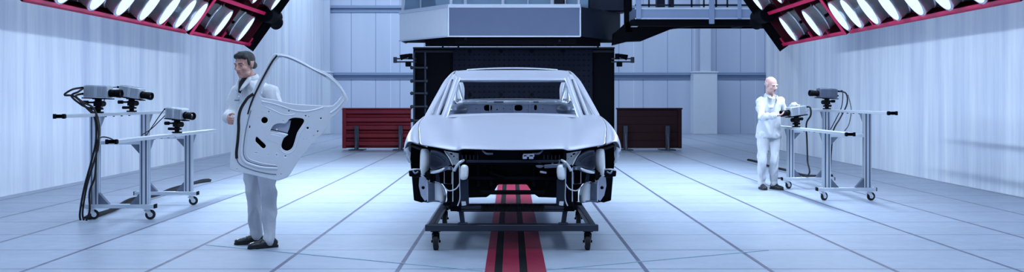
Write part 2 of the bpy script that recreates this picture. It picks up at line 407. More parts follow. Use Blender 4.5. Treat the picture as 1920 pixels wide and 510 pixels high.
wing_barrier(a, b, 27.5, M['redpanel'], True, 'ribbed red steel barrier panel standing left of the dark crash barrier', (668.5, 751))
a = P(1277, 205, 27.5).x
wing_barrier(2.88, a, 27.5, M['darkred'], False, 'dark maroon flat barrier panel standing right of the dark crash barrier', (1173, 1252))

# ------------------------------------------------------------------ cabin hanging over the barrier
def cabin():
    t = thing('control_cabin', 'grey angular gantry cabin hanging above the dark barrier', 'gantry', (0.1, 27, 2.99))
    plan = [(-3.07, 28.0), (-1.61, 26.0), (1.78, 26.0), (3.02, 28.0), (3.02, 29.4), (-3.07, 29.4)]
    z0, z1 = 2.99, 3.75
    for i, nm in ((0, 'side_panel'), (1, 'front_panel'), (2, 'side_panel'), (3, 'side_panel'), (5, 'side_panel')):
        a = Vector((*plan[i], 0)); b = Vector((*plan[(i + 1) % 6], 0)); d = (b - a).normalized(); nrm = Vector((d.y, -d.x, 0))
        bm = NB(); hexa(bm, [a + Vector((0, 0, z0)), b + Vector((0, 0, z0)), b - nrm * .06 + Vector((0, 0, z0)), a - nrm * .06 + Vector((0, 0, z0)),
                             a + Vector((0, 0, z1)), b + Vector((0, 0, z1)), b - nrm * .06 + Vector((0, 0, z1)), a - nrm * .06 + Vector((0, 0, z1))])
        finish(nm, bm, {0: M['bright'], 1: M['cabin']}.get(i, M['navy']), t)  # facet tones carry the light: left lit, front dim, right shaded
        if i in (0, 1):
            for z, hh in ((z1 + .02, .09), (z0, .035)):
                bm = NB(); bar(bm, a + nrm * .01 + Vector((0, 0, z)), b + nrm * .01 + Vector((0, 0, z)), .05, hh); finish('edge_trim', bm, M['cabinlight'], t)
    bm = NB(); cyl(bm, (-1.61, 25.99, z0), (-1.61, 25.99, z1), .025, 8); finish('corner_trim', bm, M['cabinlight'], t)
    bm = NB(); cyl(bm, (1.78, 25.99, z0), (1.78, 25.99, z1), .02, 8); finish('corner_trim', bm, M['cabinlight'], t)
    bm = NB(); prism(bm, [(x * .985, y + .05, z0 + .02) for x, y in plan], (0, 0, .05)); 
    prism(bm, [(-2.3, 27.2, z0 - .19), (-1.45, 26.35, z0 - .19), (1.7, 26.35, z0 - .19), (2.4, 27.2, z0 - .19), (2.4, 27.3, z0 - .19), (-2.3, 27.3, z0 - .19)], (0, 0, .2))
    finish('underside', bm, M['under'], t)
    bm = NB(); bar(bm, P(872, 71, 26.3), P(879, 82, 26.6), .05, .05); bar(bm, P(1050, 76, 26.3), P(1040, 84, 26.6), .05, .05); finish('brace', bm, M['trolley'], t)
    # glazed wall of the cabin, set back, up to the ceiling
    for x0, x1, mt in ((-2.95, -2.05, 'glass'), (-2.0, -1.25, 'glass'), (-1.2, -.25, 'glass'), (-.2, 1.05, 'glass'), (1.35, 2.05, 'glass'), (2.3, 2.95, 'glass')):
        bm = NB(); Yg = 28.2 if x0 < -2 or x0 > 2.2 else 26.9
        box(bm, (x0, Yg, z1), (x1, Yg + .05, 6.4)); finish('window_pane', bm, M[mt], t)
    for x, Yg, wd in ((-3.0, 28.1, .08), (-2.5, 28.0, .04), (-1.95, 27.0, .1), (-1.55, 26.2, .07), (-1.2, 26.8, .07), (-.2, 26.8, .05), (.45, 26.8, .03), (1.1, 26.75, .07), (1.42, 26.7, .05), (1.75, 26.2, .05), (2.15, 26.9, .09), (2.4, 27.2, .08), (2.62, 27.4, .08), (2.98, 28, .1)):
        bm = NB(); box(bm, (x - wd / 2, Yg, z1), (x + wd / 2, Yg + .1, ZC if wd > .065 else 6.4)); finish('mullion', bm, M['navy'] if x > 2.1 else M['cabinlight'], t)
    bm = NB(); box(bm, (1.14, 26.7, z1 + .05), (1.42, 26.85, 4.6)); finish('wall_box', bm, M['navy'], t)
    bm = NB(); box(bm, (2.05, 26.98, z1), (3.0, 27.05, 6.4)); box(bm, (2.6, 27.6, z1), (3.1, 28.2, 6.4)); finish('dark_panel', bm, M['navy'], t)
    bm = NB(); prism(bm, [(x * .97, y + .3, 6.4) for x, y in plan], (0, 0, .2)); finish('roof', bm, M['cabin'], t)
cabin()

def walkway():
    Y = 25.5
    t = thing('walkway_gantry', 'grey overhead walkway with railing joining the cabin on its right', 'walkway', (5, Y, 3.4))
    x0 = P(1192, 0, Y).x; x1 = 6.9
    zt, zb = P(0, 14, Y).z, P(0, 36, Y).z
    bm = NB(); box(bm, (x0, Y, zb), (x1, Y + .08, zt)); box(bm, (x0, Y, zb), (x0 + .08, Y + 2, zt)); finish('fascia_panel', bm, M['walkway'], t, bevel=.01)
    bm = NB(); box(bm, (x0 - .02, Y - .03, zt - .05), (x1, Y + .03, zt)); box(bm, (x0 - .02, Y - .03, zb), (x1, Y + .02, zb + .03)); finish('edge_trim', bm, M['cabinlight'], t)
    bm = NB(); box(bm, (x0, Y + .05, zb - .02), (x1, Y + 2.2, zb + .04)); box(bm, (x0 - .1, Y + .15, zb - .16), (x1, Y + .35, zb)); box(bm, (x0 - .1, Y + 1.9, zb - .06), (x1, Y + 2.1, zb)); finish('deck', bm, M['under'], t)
    def post(px, wd, zlo, mt='walkway'):
        X = P(px, 0, Y).x; bm = NB(); box(bm, (X - wd / 2, Y - .06, zlo), (X + wd / 2, Y + .0, ZC)); finish('hanger_post', bm, M[mt], t, bevel=.008)
    post(1197, .13, zb); post(1334, .13, P(0, 45, Y).z)
    post(1386, .09, P(0, 36, Y).z)
    for px in (1217, 1256, 1297, 1320, 1343, 1364, 1388, 1410, 1432):
        X = P(px, 0, Y + .1).x; bm = NB(); box(bm, (X - .02, Y + .1, zt - .02), (X + .02, Y + .14, zt + 1.1)); finish('railing_post', bm, M['navy'], t)
    for dz in (.07, .55, 1.1):
        bm = NB(); box(bm, (x0, Y + .1, zt + dz - .02), (x1, Y + .14, zt + dz + .02)); finish('railing_bar', bm, M['navy'] if dz < 1 else M['walkway'], t)
    # equipment cabinets on the deck
    for pa, pb in ((1256, 1264), (1232, 1247)):
        a, b = P(pa, 0, Y + .9).x, P(pb, 0, Y + .9).x; bm = NB(); box(bm, (a, Y + .9, zb + .04), (b, Y + 1.2, zt + 1.9)); finish('deck_cabinet', bm, M['navy'], t, bevel=.01)
    # dark support beam and bracket under it
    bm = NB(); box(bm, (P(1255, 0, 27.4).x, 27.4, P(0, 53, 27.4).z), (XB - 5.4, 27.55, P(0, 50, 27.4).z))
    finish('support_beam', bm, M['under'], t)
    def W(px, py, Yq=26.9): return P(px, py, Yq)
    bm = NB(); prism(bm, [W(1152, 62), W(1180, 38), W(1330, 40), W(1325, 46), W(1262, 53), W(1205, 76), W(1178, 77), W(1150, 84)], (0, .5, 0)); finish('support_bracket', bm, M['under'], t)
    bm = NB(); a = W(1173, 60); b2 = W(1185, 0); box(bm, (a.x, 26.9, a.z), (b2.x, 27.3, ZC)); finish('hanger_post', bm, M['under'], t)
    bm = NB(); prism(bm, [W(1372, 38, 27.2), W(1405, 38, 27.2), W(1392, 51, 27.2), W(1374, 52, 27.2)], (0, .2, 0)); finish('support_bracket', bm, M['navy'], t)
    bm = NB(); box(bm, W(1184, 50, 25.7), W(1194, 42, 25.9)); finish('end_cap', bm, M['white'], t)
walkway()

# ------------------------------------------------------------------ lamp racks
ORD = ['first', 'second', 'third', 'fourth', 'fifth', 'sixth', 'seventh', 'eighth', 'ninth', 'tenth']
def make_lamp(n, v, u):
    """lamp at the origin; face looks along n, v is up the slope, u along the rack"""
    t = thing('floodlight', 'round floodlight', 'lamp')
    R = .285
    def axis(q): return Vector(n) * q
    bm = NB(); lathe(bm, axis(-.42), n, [(0, .05), (.02, .14), (.10, .215), (.13, R - .02), (.30, R - .01), (.31, R + .005), (.33, R + .005), (.34, R - .01), (.47, R), (.49, R + .012), (.52, R + .012), (.52, R - .012), (.50, R - .03), (.47, .15), (.46, 0.001)], 40)
    finish('lamp_housing', bm, M['drum'], t, smooth=40)
    bm = NB(); lathe(bm, axis(.082), n, [(0, R - .02), (.022, R - .014), (.035, R * .6), (.04, .01)], 40); finish('lamp_lens', bm, M['lamp'], t, smooth=50)
    bm = NB(); vv, uu, nn = Vector(v), Vector(u), Vector(n)
    for s in (-1, 1):
        bar(bm, uu * (s * (R + .02)) - nn * .12, uu * (s * (R + .02)) - nn * .52, .05, .012, up=u)
        cyl(bm, uu * (s * (R - .02)) - nn * .14, uu * (s * (R + .045)) - nn * .14, .03, 10)
    bar(bm, uu * -(R + .02) - nn * .51, uu * (R + .02) - nn * .51, .05, .015, up=n)
    finish('yoke', bm, M['black'], t, bevel=.003)
    bm = NB(); cyl(bm, nn * -.50 , nn * -.38, .09, 16); c = vv * -.30 - nn * .2; cbox(bm, c, (.10, .12, .08)); tube(bm, [c, c - nn * .16 + uu * .1, nn * -.44], .014, 8, smooth=5)
    finish('ballast_box', bm, M['aludark'], t, bevel=.006)
    d = bpy.data.lights.new('beam', 'SPOT'); d.energy = LAMP_W; d.color = LCOL; d.spot_size = math.radians(150); d.spot_blend = 1.0; d.shadow_soft_size = .25
    o = bpy.data.objects.new('beam', d); COL.objects.link(o); o.parent = t; o.location = nn * .14
    o.rotation_euler = (-nn).to_track_quat('Z', 'Y').to_euler()
    return t
def copy_thing(t, loc):
    r = t.copy(); COL.objects.link(r); r.location = loc
    for ch in list(t.children):
        c = ch.copy(); COL.objects.link(c); c.parent = r
        for g in ch.children:
            d = g.copy(); COL.objects.link(d); d.parent = c
    return r
def rack(side, X0, name, Y0):
    s = -side                                         # towards the middle of the hall
    v = Vector((s * .58, 0, .815)); u = Vector((0, 1, 0)); n = Vector((s * .815, 0, -.58))
    Z0 = 2.52
    def A(uu, vv, nn): return Vector((X0, Y0, Z0)) + u * uu + v * vv + n * nn
    mods = ((0, 5.85, 'near'), (6.02, 10.15, 'far'))
    VT = 1.75; DP = -.50
    proto = None
    for k, (ua, ub, where) in enumerate(mods):
        t = thing('lamp_rack', '%s section of the red steel lamp rack hanging along the %s wall' % (where, name), 'lamp rack', A((ua + ub) / 2, 0, 0), 'red lamp racks')
        def slab(nm, p, q, mt='red', bv=.004):
            bm = NB(); c = [A(a, b, c2) for a in (p[0], q[0]) for b, c2 in ((p[1], p[2]), (q[1], p[2]), (q[1], q[2]), (p[1], q[2]))]; hexa(bm, c)
            return finish(nm, bm, M[mt], t, smooth=0, bevel=bv)
        slab('lower_rail', (ua, 0, -.09), (ub, .035, 0)); slab('lower_lip', (ua, 0, -.015), (ub, .075, .0))
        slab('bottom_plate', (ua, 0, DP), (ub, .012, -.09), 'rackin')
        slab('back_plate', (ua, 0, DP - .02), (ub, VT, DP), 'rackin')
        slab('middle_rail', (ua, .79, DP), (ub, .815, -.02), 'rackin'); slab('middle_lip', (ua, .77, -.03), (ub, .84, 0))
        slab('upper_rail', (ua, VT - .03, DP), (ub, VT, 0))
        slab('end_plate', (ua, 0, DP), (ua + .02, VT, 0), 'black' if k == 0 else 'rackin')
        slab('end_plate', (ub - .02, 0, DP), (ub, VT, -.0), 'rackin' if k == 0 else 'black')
        if k == 1: slab('end_post', (ua, 0, -.05), (ua + .13, VT, .01)); slab('end_post', (ub + .0, -.05, -.40), (ub + .02, VT, .12), 'black')
        # divider ribs between the lamps
        for q in range(int((ub - ua) / .9)):
            uu = ua + .45 + .46 + q * (.93 if k == 0 else 1.02)
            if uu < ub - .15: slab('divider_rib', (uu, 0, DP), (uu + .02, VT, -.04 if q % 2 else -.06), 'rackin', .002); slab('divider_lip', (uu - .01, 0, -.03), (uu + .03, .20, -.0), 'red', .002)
        for uu in (ua + .5, ub - .5):
            top = A(uu, VT - .02, -.2); bm = NB(); cyl(bm, top, (top.x, top.y, ZC), .012, 8); finish('hanging_rod', bm, M['trolley'], t)
    bm = NB(); cyl(bm, A(9.6, .80, .0), A(10.5, .80, .0), .17, 24); cyl(bm, A(9.9, .80, -.06), A(10.45, .72, .12), .15, 24)
    finish('pivot_housing', bm, M['black'], t, bevel=.01)
    lamps = [0.62, 1.55, 2.42, 3.3, 4.12, 4.88, 5.5, 7.05, 8.65]
    rows = ((.40, lamps), (1.24, [.9, 1.85, 2.75, 3.65, 4.5, 5.2, 6.7, 7.9, 9.4]))
    for ri, (vv, us) in enumerate(rows):
        for li, uu in enumerate(us):
            p = A(uu, vv, -.0)
            if proto is None: ln = (n + u * .11).normalized(); lu = ln.cross(v).normalized(); proto = make_lamp(ln, v, lu); o = proto; o.location = p
            else: o = copy_thing(proto, p)
            if ri == 0 and li == 0: low_d = [c for c in o.children if c.type == 'LIGHT'][0].data; low_d.energy = LAMP_W * .06; up_d = low_d.copy(); up_d.energy = LAMP_W * 1.75
            for c in o.children:
                if c.type == 'LIGHT': c.data = up_d if ri else low_d
            o['label'] = 'round silver floodlight in %s row of the %s rack, %s from the near end' % (('lower', 'upper')[ri], name, ORD[li])
            o['category'] = 'lamp'; o['group'] = 'floodlights in the red lamp racks'
rack(-1, -5.62, 'left', 11.65)
rack(1, 5.85, 'right', 11.62)

# ------------------------------------------------------------------ camera stands
def tslot(bm, a, b, wx, wy, nx=1, ny=1):             # upright profile with T-slots
    x, y, z0 = a; z1 = b[2]; hx, hy = wx / 2, wy / 2; g, dp = .019, .02
    def side(p0, p1, nrm, n):
        out = [p0]; p0, p1, nrm = Vector(p0), Vector(p1), Vector(nrm); d = p1 - p0
        for i in range(n):
            c = (i + .5) / n; e = g / 2 / d.length
            out += [p0 + d * (c - e), p0 + d * (c - e) - nrm * dp, p0 + d * (c + e) - nrm * dp, p0 + d * (c + e)]
        return out
    pts = side((-hx, -hy), (hx, -hy), (0, -1), nx) + side((hx, -hy), (hx, hy), (1, 0), ny) + side((hx, hy), (-hx, hy), (0, 1), nx) + side((-hx, hy), (-hx, -hy), (-1, 0), ny)
    prism(bm, [(x + p[0], y + p[1], z0) for p in pts], (0, 0, z1 - z0))
    for i in range(nx):                                # dark strips that put the shade into the slots
        c = -hx + wx * (i + .5) / nx
        for s in (-1, 1): cbox(bm, (x + c, y + s * (hy - .009), (z0 + z1) / 2), (g * .98, .014, z1 - z0 - .004), 1)
    for i in range(ny):
        c = -hy + wy * (i + .5) / ny
        for s in (-1, 1): cbox(bm, (x + s * (hx - .009), y + c, (z0 + z1) / 2), (.014, g * .98, z1 - z0 - .004), 1)
def caster(parent, x, y, ztop, r=.06, ang=0.0, mt='galv', wmat='rubber', wd=.03):
    c, s = math.cos(ang), math.sin(ang)
    def L(a, b, z): return Vector((x + a * c - b * s, y + a * s + b * c, z))
    bm = NB(); cbox(bm, (x, y, ztop - .004), (.09, .09, .008)); cyl(bm, (x, y, ztop - .03), (x, y, ztop), .028, 16)
    for q in (-1, 1):
        hexa(bm, [L(-.04, q * (wd / 2 + .004), ztop - .025), L(.03, q * (wd / 2 + .004), ztop - .025), L(.045, q * (wd / 2 + .004), r), L(.02, q * (wd / 2 + .004), r - .012),
                  L(-.04, q * (wd / 2 + .008), ztop - .025), L(.03, q * (wd / 2 + .008), ztop - .025), L(.045, q * (wd / 2 + .008), r), L(.02, q * (wd / 2 + .008), r - .012)])
    hexa(bm, [L(-.04, -(wd / 2 + .008), ztop - .035), L(.03, -(wd / 2 + .008), ztop - .035), L(.03, (wd / 2 + .008), ztop - .035), L(-.04, (wd / 2 + .008), ztop - .035),
              L(-.04, -(wd / 2 + .008), ztop - .022), L(.03, -(wd / 2 + .008), ztop - .022), L(.03, (wd / 2 + .008), ztop - .022), L(-.04, (wd / 2 + .008), ztop - .022)])
    cyl(bm, L(.03, -wd / 2 - .018, r), L(.03, wd / 2 + .018, r), .012, 10)
    f = finish('caster', bm, M[mt], parent)
    bm = NB(); a = L(.03, -wd / 2, r); d = L(.03, wd / 2, r) - a
    lathe(bm, a, d, [(0, .01), (0, r - .012), (.006, r), (wd - .006, r), (wd, r - .012), (wd, .01)], 24)
    w_ = finish('caster_wheel', bm, M[wmat], f)
    bm = NB(); lathe(bm, a - d.normalized() * .002, d, [(0, .005), (0, r * .5), (wd + .004, r * .5), (wd + .004, .005)], 16); finish('wheel_hub', bm, M['galv'], f)
def stand(XA, XBb, Yn, Yf, label, sd):
    t = thing('camera_stand', label, 'stand', ((XA + XBb) / 2, (Yn + Yf) / 2, 0), 'aluminium camera stands')
    zb = .155; lo, hi = sorted((XA, XBb)); zA, zB = 1.20, .93
    for Y in (Yn, Yf):
        bm = NB(); box(bm, (lo - .13, Y - .045, zb - .02), (hi + .12, Y + .045, zb + .025)); finish('base_bar', bm, M['alu'], t, bevel=.004)
        for x in (lo - .13, hi + .12):
            bm = NB(); cbox(bm, (x, Y, zb + .002), (.012, .092, .048)); finish('end_cap', bm, M['black'], t)
        for x, an in ((lo - .05, .5), (hi + .03, .2)): caster(t, x, Y, zb - .02, .058, an)
        for x, zt in ((XA, zA), (XBb, zB)):
            bm = NB(); tslot(bm, (x, Y, zb + .025), (x, Y, zt), .10, .09, 2, 2); finish('upright_post', bm, [M['alu'], M['aludark']], t, smooth=0)
            bm = NB(); q = -1 if x == lo else 1
            prism(bm, [(x - q * .05, Y - .03, zb + .025), (x - q * .05, Y - .03, zb + .16), (x - q * .17, Y - .03, zb + .025)], (0, .06, 0))
            finish('gusset', bm, M['galvdark'], t, bevel=.003); bm = NB()
            if zt > zB + .1: prism(bm, [(x - .045, Y + .045, zt - .14), (x - .045, Y + .045, zt), (x - .045, Y + .18, zt)], (.09, 0, 0))
            else: prism(bm, [(x - q * .05, Y - .03, zB - .05), (x - q * .05, Y - .03, zB - .17), (x - q * .16, Y - .03, zB - .05)], (0, .06, 0)); finish('gusset', bm, M['galvdark'], t, bevel=.003); bm = NB(); prism(bm, [(x - .045, Y + .045, zt - .14), (x - .045, Y + .045, zt), (x - .045, Y + .18, zt)], (.09, 0, 0))
            finish('gusset', bm, M['galvdark'], t, bevel=.003)
        bm = NB(); box(bm, (lo + .05, Y - .035, zB - .055), (hi - .05, Y + .035, zB - .012)); finish('cross_bar', bm, M['alu'], t, bevel=.004)
    for x, zt, ya, yb in ((XA, zA, Yn - .93, Yf + .85), (XBb, zB, Yn - .98, Yf + 1.05)):
        bm = NB(); box(bm, (x - .06, ya, zt), (x + .06, yb, zt + .038)); finish('top_rail', bm, M['alu'], t, bevel=.004)
        bm = NB(); cbox(bm, (x, ya + .01, zt + .019), (.13, .02, .04)); 
        for q in (-.05, .05): cbox(bm, (x + q, ya - .012, zt + .019), (.028, .03, .052))
        finish('rail_end_clamp', bm, M['black'], t, bevel=.003)
        bm = NB()
        for q in range(4): cyl(bm, (x, Yn + .3 + q * .25, zt - .012), (x, Yn + .3 + q * .25, zt), .014, 8)
        finish('rail_bolt', bm, M['black'], t)
    return zA + .038, zB + .038
zA, zB = stand(-4.84, -4.26, 11.8, 13.4, 'left aluminium camera stand on casters carrying three cameras', -1)
stand(4.91, 4.35, 13.98, 15.78, 'right aluminium camera stand on casters carrying two cameras', 1)

# ------------------------------------------------------------------ high-speed cameras
def hs_camera(x, y, zrail, yaw, pitch, label, body='camgrey', stub=False):
    t = thing('high_speed_camera', label, 'camera', (x, y, zrail), 'high-speed cameras on the stands')
    Rz = Matrix.Rotation(yaw, 4, 'Z'); RP = Rz @ Matrix.Rotation(pitch, 4, 'Y')
    def put(o, tilt=True):
        o.data.transform((Matrix.Translation((x, y, zrail + .25)) @ RP) if tilt else (Matrix.Translation((x, y, zrail)) @ Rz)); return o
    # parts modelled about the camera's own centre, lens along +x
    bm = NB(); cbox(bm, (0, 0, 0), (.30, .13, .135)); o = put(finish('camera_body', bm, M[body], t, bevel=.008))
    bm = NB()
    for k in range(14):
        q = -.12 + k * .0185
        if abs(k - 6.5) < 1.2: continue
        for s in (-1, 1): cbox(bm, (q, s * .067, 0), (.007, .008, .118))
        cbox(bm, (q, 0, .070), (.007, .118, .008))
    put(finish('cooling_fins', bm, M[body], t))
    bm = NB(); lathe(bm, (.148, 0, -.012), (1, 0, 0), [(0, .045), (.012, .047), (.014, .038), (.03, .038), (.032, .044), (.07, .044), (.072, .038), (.082, .038), (.084, .047), (.135, .050), (.145, .047), (.145, .036), (.125, .03), (.12, .001)], 28)
    o = put(finish('lens', bm, M['black'], t, smooth=30))
    bm = NB(); lathe(bm, (.268, 0, -.012), (1, 0, 0), [(0, .036), (.006, .025), (.009, .001)], 20); put(finish('front_glass', bm, M['lensglass'], o))
    bm = NB(); cbox(bm, (.0, 0, -.078), (.36, .10, .012)); put(finish('base_plate', bm, M['black'], t, bevel=.002))
    bm = NB()
    for yy, zz in ((-.03, .04), (.03, .04), (0, -.03)): cyl(bm, (-.15, yy, zz), (-.195, yy, zz), .014, 10)
    put(finish('cable_plug', bm, M['black'], t))
    # pan-tilt head
    bm = NB(); cyl(bm, (0, 0, 0), (0, 0, .018), .062, 20); cyl(bm, (0, 0, .018), (0, 0, .04), .03, 16); cyl(bm, (0, 0, .04), (0, 0, .062), .058, 20)
    cyl(bm, (0, 0, .06), (0, 0, .085), .035, 16); cbox(bm, (.0, 0, .11), (.085, .07, .06)); cyl(bm, (.04, -.05, .11), (.04, .05, .11), .034, 16)
    cyl(bm, (0, 0, .13), (0, 0, .165), .04, 16); cbox(bm, (0, 0, .167), (.11, .08, .012))
    cyl(bm, (.02, -.03, .055), (-.10, -.05, .055), .018, 12)
    cyl(bm, (0, -.02, .125), (-.12, -.045, .125), .012, 10); cyl(bm, (-.10, -.04, .125), (-.16, -.052, .125), .023, 14)
    put(finish('tilt_head', bm, M['black'], t, bevel=.003), False)
    def back(yy=0, zz=0, d=-.2): return (Matrix.Translation((x, y, zrail + .25)) @ RP) @ Vector((d, yy, zz))
    return back
b1 = hs_camera(-4.83, 11.86, zA, math.radians(-8), math.radians(2), 'grey finned camera nearest the cable bundle on the upper rail of the left stand')
b2 = hs_camera(-4.82, 12.88, zA, math.radians(-14), math.radians(8), 'grey finned camera tilted down on the upper rail, second on the left stand')
b3 = hs_camera(-4.25, 12.9, zB, math.radians(-30), math.radians(4), 'grey camera on the lower rail of the left stand')
b4 = hs_camera(4.91, 15.75, zA, math.radians(180 + 12), math.radians(-3), 'dark grey camera on the upper rail of the right stand', 'aludark')
b5 = hs_camera(4.35, 15.45, zB, math.radians(180 + 24), math.radians(6), 'grey camera held by the bald man on the lower rail of the right stand')
b5p = b5

def cable(pts, r, label, group=None, sm=8):
    bm = NB(); tube(bm, pts, r, 8, smooth=sm); return tag(finish('cable', bm, M['rubber'], None), label, 'cable', group)
def bundle(paths, r, label):
    t = thing('cable_bundle', label, 'cable', paths[0][-1])
    for p in paths:
        bm = NB(); tube(bm, p, r, 8, smooth=8); finish('cable_strand', bm, M['rubber'], t)
    return t
G = .012
Yc = 11.72
bundle([[b1(-.03, .04), P(135, 168, Yc), P(121, 178, Yc), P(140, 181, Yc), P(163, 203, Yc - .03), P(178, 222, Yc - .06), P(180, 262, Yc - .06), P(172, 300, Yc - .08), P(158, 352, Yc - .1), P(150, 398, Yc - .1), (P(151, 0, Yc - .1).x, Yc - .1, G)],
        [b1(.03, .04), P(147, 172, Yc), P(134, 180, Yc), P(152, 196, Yc), P(170, 206, Yc - .04), P(182, 226, Yc - .07), P(185, 268, Yc - .08), P(177, 300, Yc - .09), P(163, 348, Yc - .1), P(155, 396, Yc - .1), (P(157, 0, Yc - .1).x, Yc - .1, G)],
        [b1(0, -.03), P(142, 180, Yc), P(156, 192, Yc), P(176, 204, Yc - .05), P(186, 240, Yc - .06), P(181, 285, Yc - .07), P(178, 330, Yc - .08), P(168, 360, Yc - .1), P(168, 395, Yc - .12), (P(163, 0, Yc - .1).x, Yc - .12, G)]],
       .012, 'thick bundle of black cables hanging down the near post of the left stand')
cable([P(262, 258, 13.0) + Vector((0, .2, 0)), P(285, 238, 12.95), P(300, 216, 12.95), b3(-.03, .04)], .006, 'upper thin black cable drooping from the lower left camera', 'cables of the lower left camera')
cable([P(255, 254, 13.0) + Vector((0, .2, 0)), P(282, 243, 12.95), P(300, 226, 12.95), b3(0, -.03)], .006, 'lower thin black cable drooping from the lower left camera', 'cables of the lower left camera')
cable([P(183, 212, 12.0), P(192, 200, 12.2), P(203, 168, 12.6), b2(0, .04)], .006, 'thin black cable behind the two upper left cameras')
cable([P(182, 262, 11.7), P(192, 257, 11.2), P(205, 259, 10.95), P(218, 265, 10.84)], .008, 'short black cable on the near end of the left lower rail')
def fl(px, py, dz=0): Y = H * F / (py - HY); return Vector(((px - CX) * Y / F, Y, G + dz))
bundle([[fl(160, 410), fl(200, 398), fl(235, 381), fl(275, 372), fl(330, 356), fl(352, 349), fl(375, 342), fl(395, 339)],
        [fl(166, 412), fl(205, 400, .01), fl(240, 383), fl(280, 372, .01), fl(325, 359), fl(350, 350, .01), fl(372, 344), fl(394, 341)],
        [fl(163, 408), fl(210, 394), fl(245, 377, .015), fl(290, 368), fl(320, 357, .01), fl(355, 346), fl(378, 341, .015), fl(392, 338)]], .018, 'black cable bundle lying on the floor under the left stand')
Yr = 15.7
cable([b4(-.03, .04), P(1586, 175, Yr), P(1588, 195, Yr), P(1575, 222, Yr), P(1563, 244, Yr - .2), P(1559, 280, Yr + .2), P(1555, 335, Yr + .2), (P(1546, 0, Yr + .2).x, Yr + .2, G)], .011, 'thick black cable hanging behind the upright posts of the right stand')
cable([b4(.03, .04), P(1580, 172, Yr), P(1578, 200, Yr), P(1566, 226, Yr), P(1557, 243, Yr)], .007, 'short black cable looping below the upper right camera')
cable([P(1590, 178, Yr - .1), P(1596, 205, Yr - .5), P(1592, 232, Yr - .9), P(1584, 245, Yr - 1.5)], .006, 'thin black cable hanging right of the upper right camera')
cable([b5(0, .04), P(1519, 202, Yr - .2), P(1520, 216, Yr - .2), P(1512, 232, Yr - .1), P(1513, 262, Yr + .1), P(1514, 300, Yr + .1), P(1513, 330, Yr + .1), (P(1513, 0, Yr + .2).x, Yr + 2, G)], .013, 'black sleeved cable dropping straight to the floor from the lower right camera')
cable([fl(1403, 301), fl(1420, 305), fl(1445, 314), fl(1480, 322), fl(1505, 330), fl(1530, 332), fl(1560, 331)], .03, 'thick black cable lying on the floor behind the bald man', sm=6)
# ------------------------------------------------------------------ trolley under the car
def trolley():
    t = thing('car_trolley', 'low dark steel trolley on four casters under the car body', 'trolley', (0.01, 10.3, 0))
    z = .213; Ya, Yb = 9.40, 11.25; xl, xr = -.775, .79
    for nm, a, b in (('front_rail', (xl - .02, Ya, z), (xr + .02, Ya, z)), ('rear_rail', (xl, Yb, z), (xr, Yb, z)),
                     ('side_rail', (xl + .03, Ya, z), (xl + .03, Yb, z)), ('side_rail', (xr - .03, Ya, z), (xr - .03, Yb, z))):
        bm = NB(); bar(bm, a, b, .06, .06); finish(nm, bm, M['trolley'], t, bevel=.006)
    bm = NB(); bar(bm, (xl + .05, Ya + .16, z), (xr - .05, Ya + .16, z), .04, .04); finish('cross_rail', bm, M['trolley'], t, bevel=.004)
    for x, x2 in ((-.445, -.47), (.485, .51)):
        bm = NB(); bar(bm, (x, Ya, z + .03), (x2, Ya + .05, .40), .045, .04, up=(0, 1, 0)); cbox(bm, (x, Ya, z + .04), (.09, .06, .02)); finish('upright', bm, M['trolley'], t, bevel=.005)
    for sx in (-1, 1):
        bm = NB(); bar(bm, (.005 + sx * .70, Ya + 1.55, z + .03), (.005 + sx * .60, Ya + 1.55, .44), .05, .05, up=(0, 1, 0)); finish('upright', bm, M['trolley'], t, bevel=.005)
    for x, Y in ((-.70, Ya + .03), (.715, Ya + .03), (-.735, Yb - .02), (.75, Yb - .02)):
        caster(t, x, Y, z - .03, .078, PI / 2, 'blackm', 'rubber', .05)
    # steering-rack like cross beam with rubber bellows resting on the uprights
    bm = NB(); cyl(bm, (-.50, Ya, .405), (.53, Ya, .405), .022, 16); cyl(bm, (-.50, Ya + .03, .375), (.53, Ya + .03, .375), .018, 12); finish('cross_beam', bm, M['trolley'], t)
    bm = NB()
    prof = []
    for k in range(33):
        prof += [(k * .018, .036), (k * .018 + .009, .028)]
    lathe(bm, (-.275, Ya, .400), (1, 0, 0), [(0, .001)] + prof + [(.594, .001)], 20); finish('rubber_bellows', bm, M['rubber'], t)
    for sx in (-1, 1):
        bm = NB(); cbox(bm, (.015 + sx * .525, Ya + .01, .41), (.10, .08, .085)); cbox(bm, (.015 + sx * .60, Ya + .06, .43), (.09, .10, .025)); cyl(bm, (.015 + sx * .57, Ya - .045, .405), (.015 + sx * .57, Ya + .05, .405), .022, 12)
        finish('mounting_bracket', bm, M['blackm'], t, bevel=.006)
trolley()

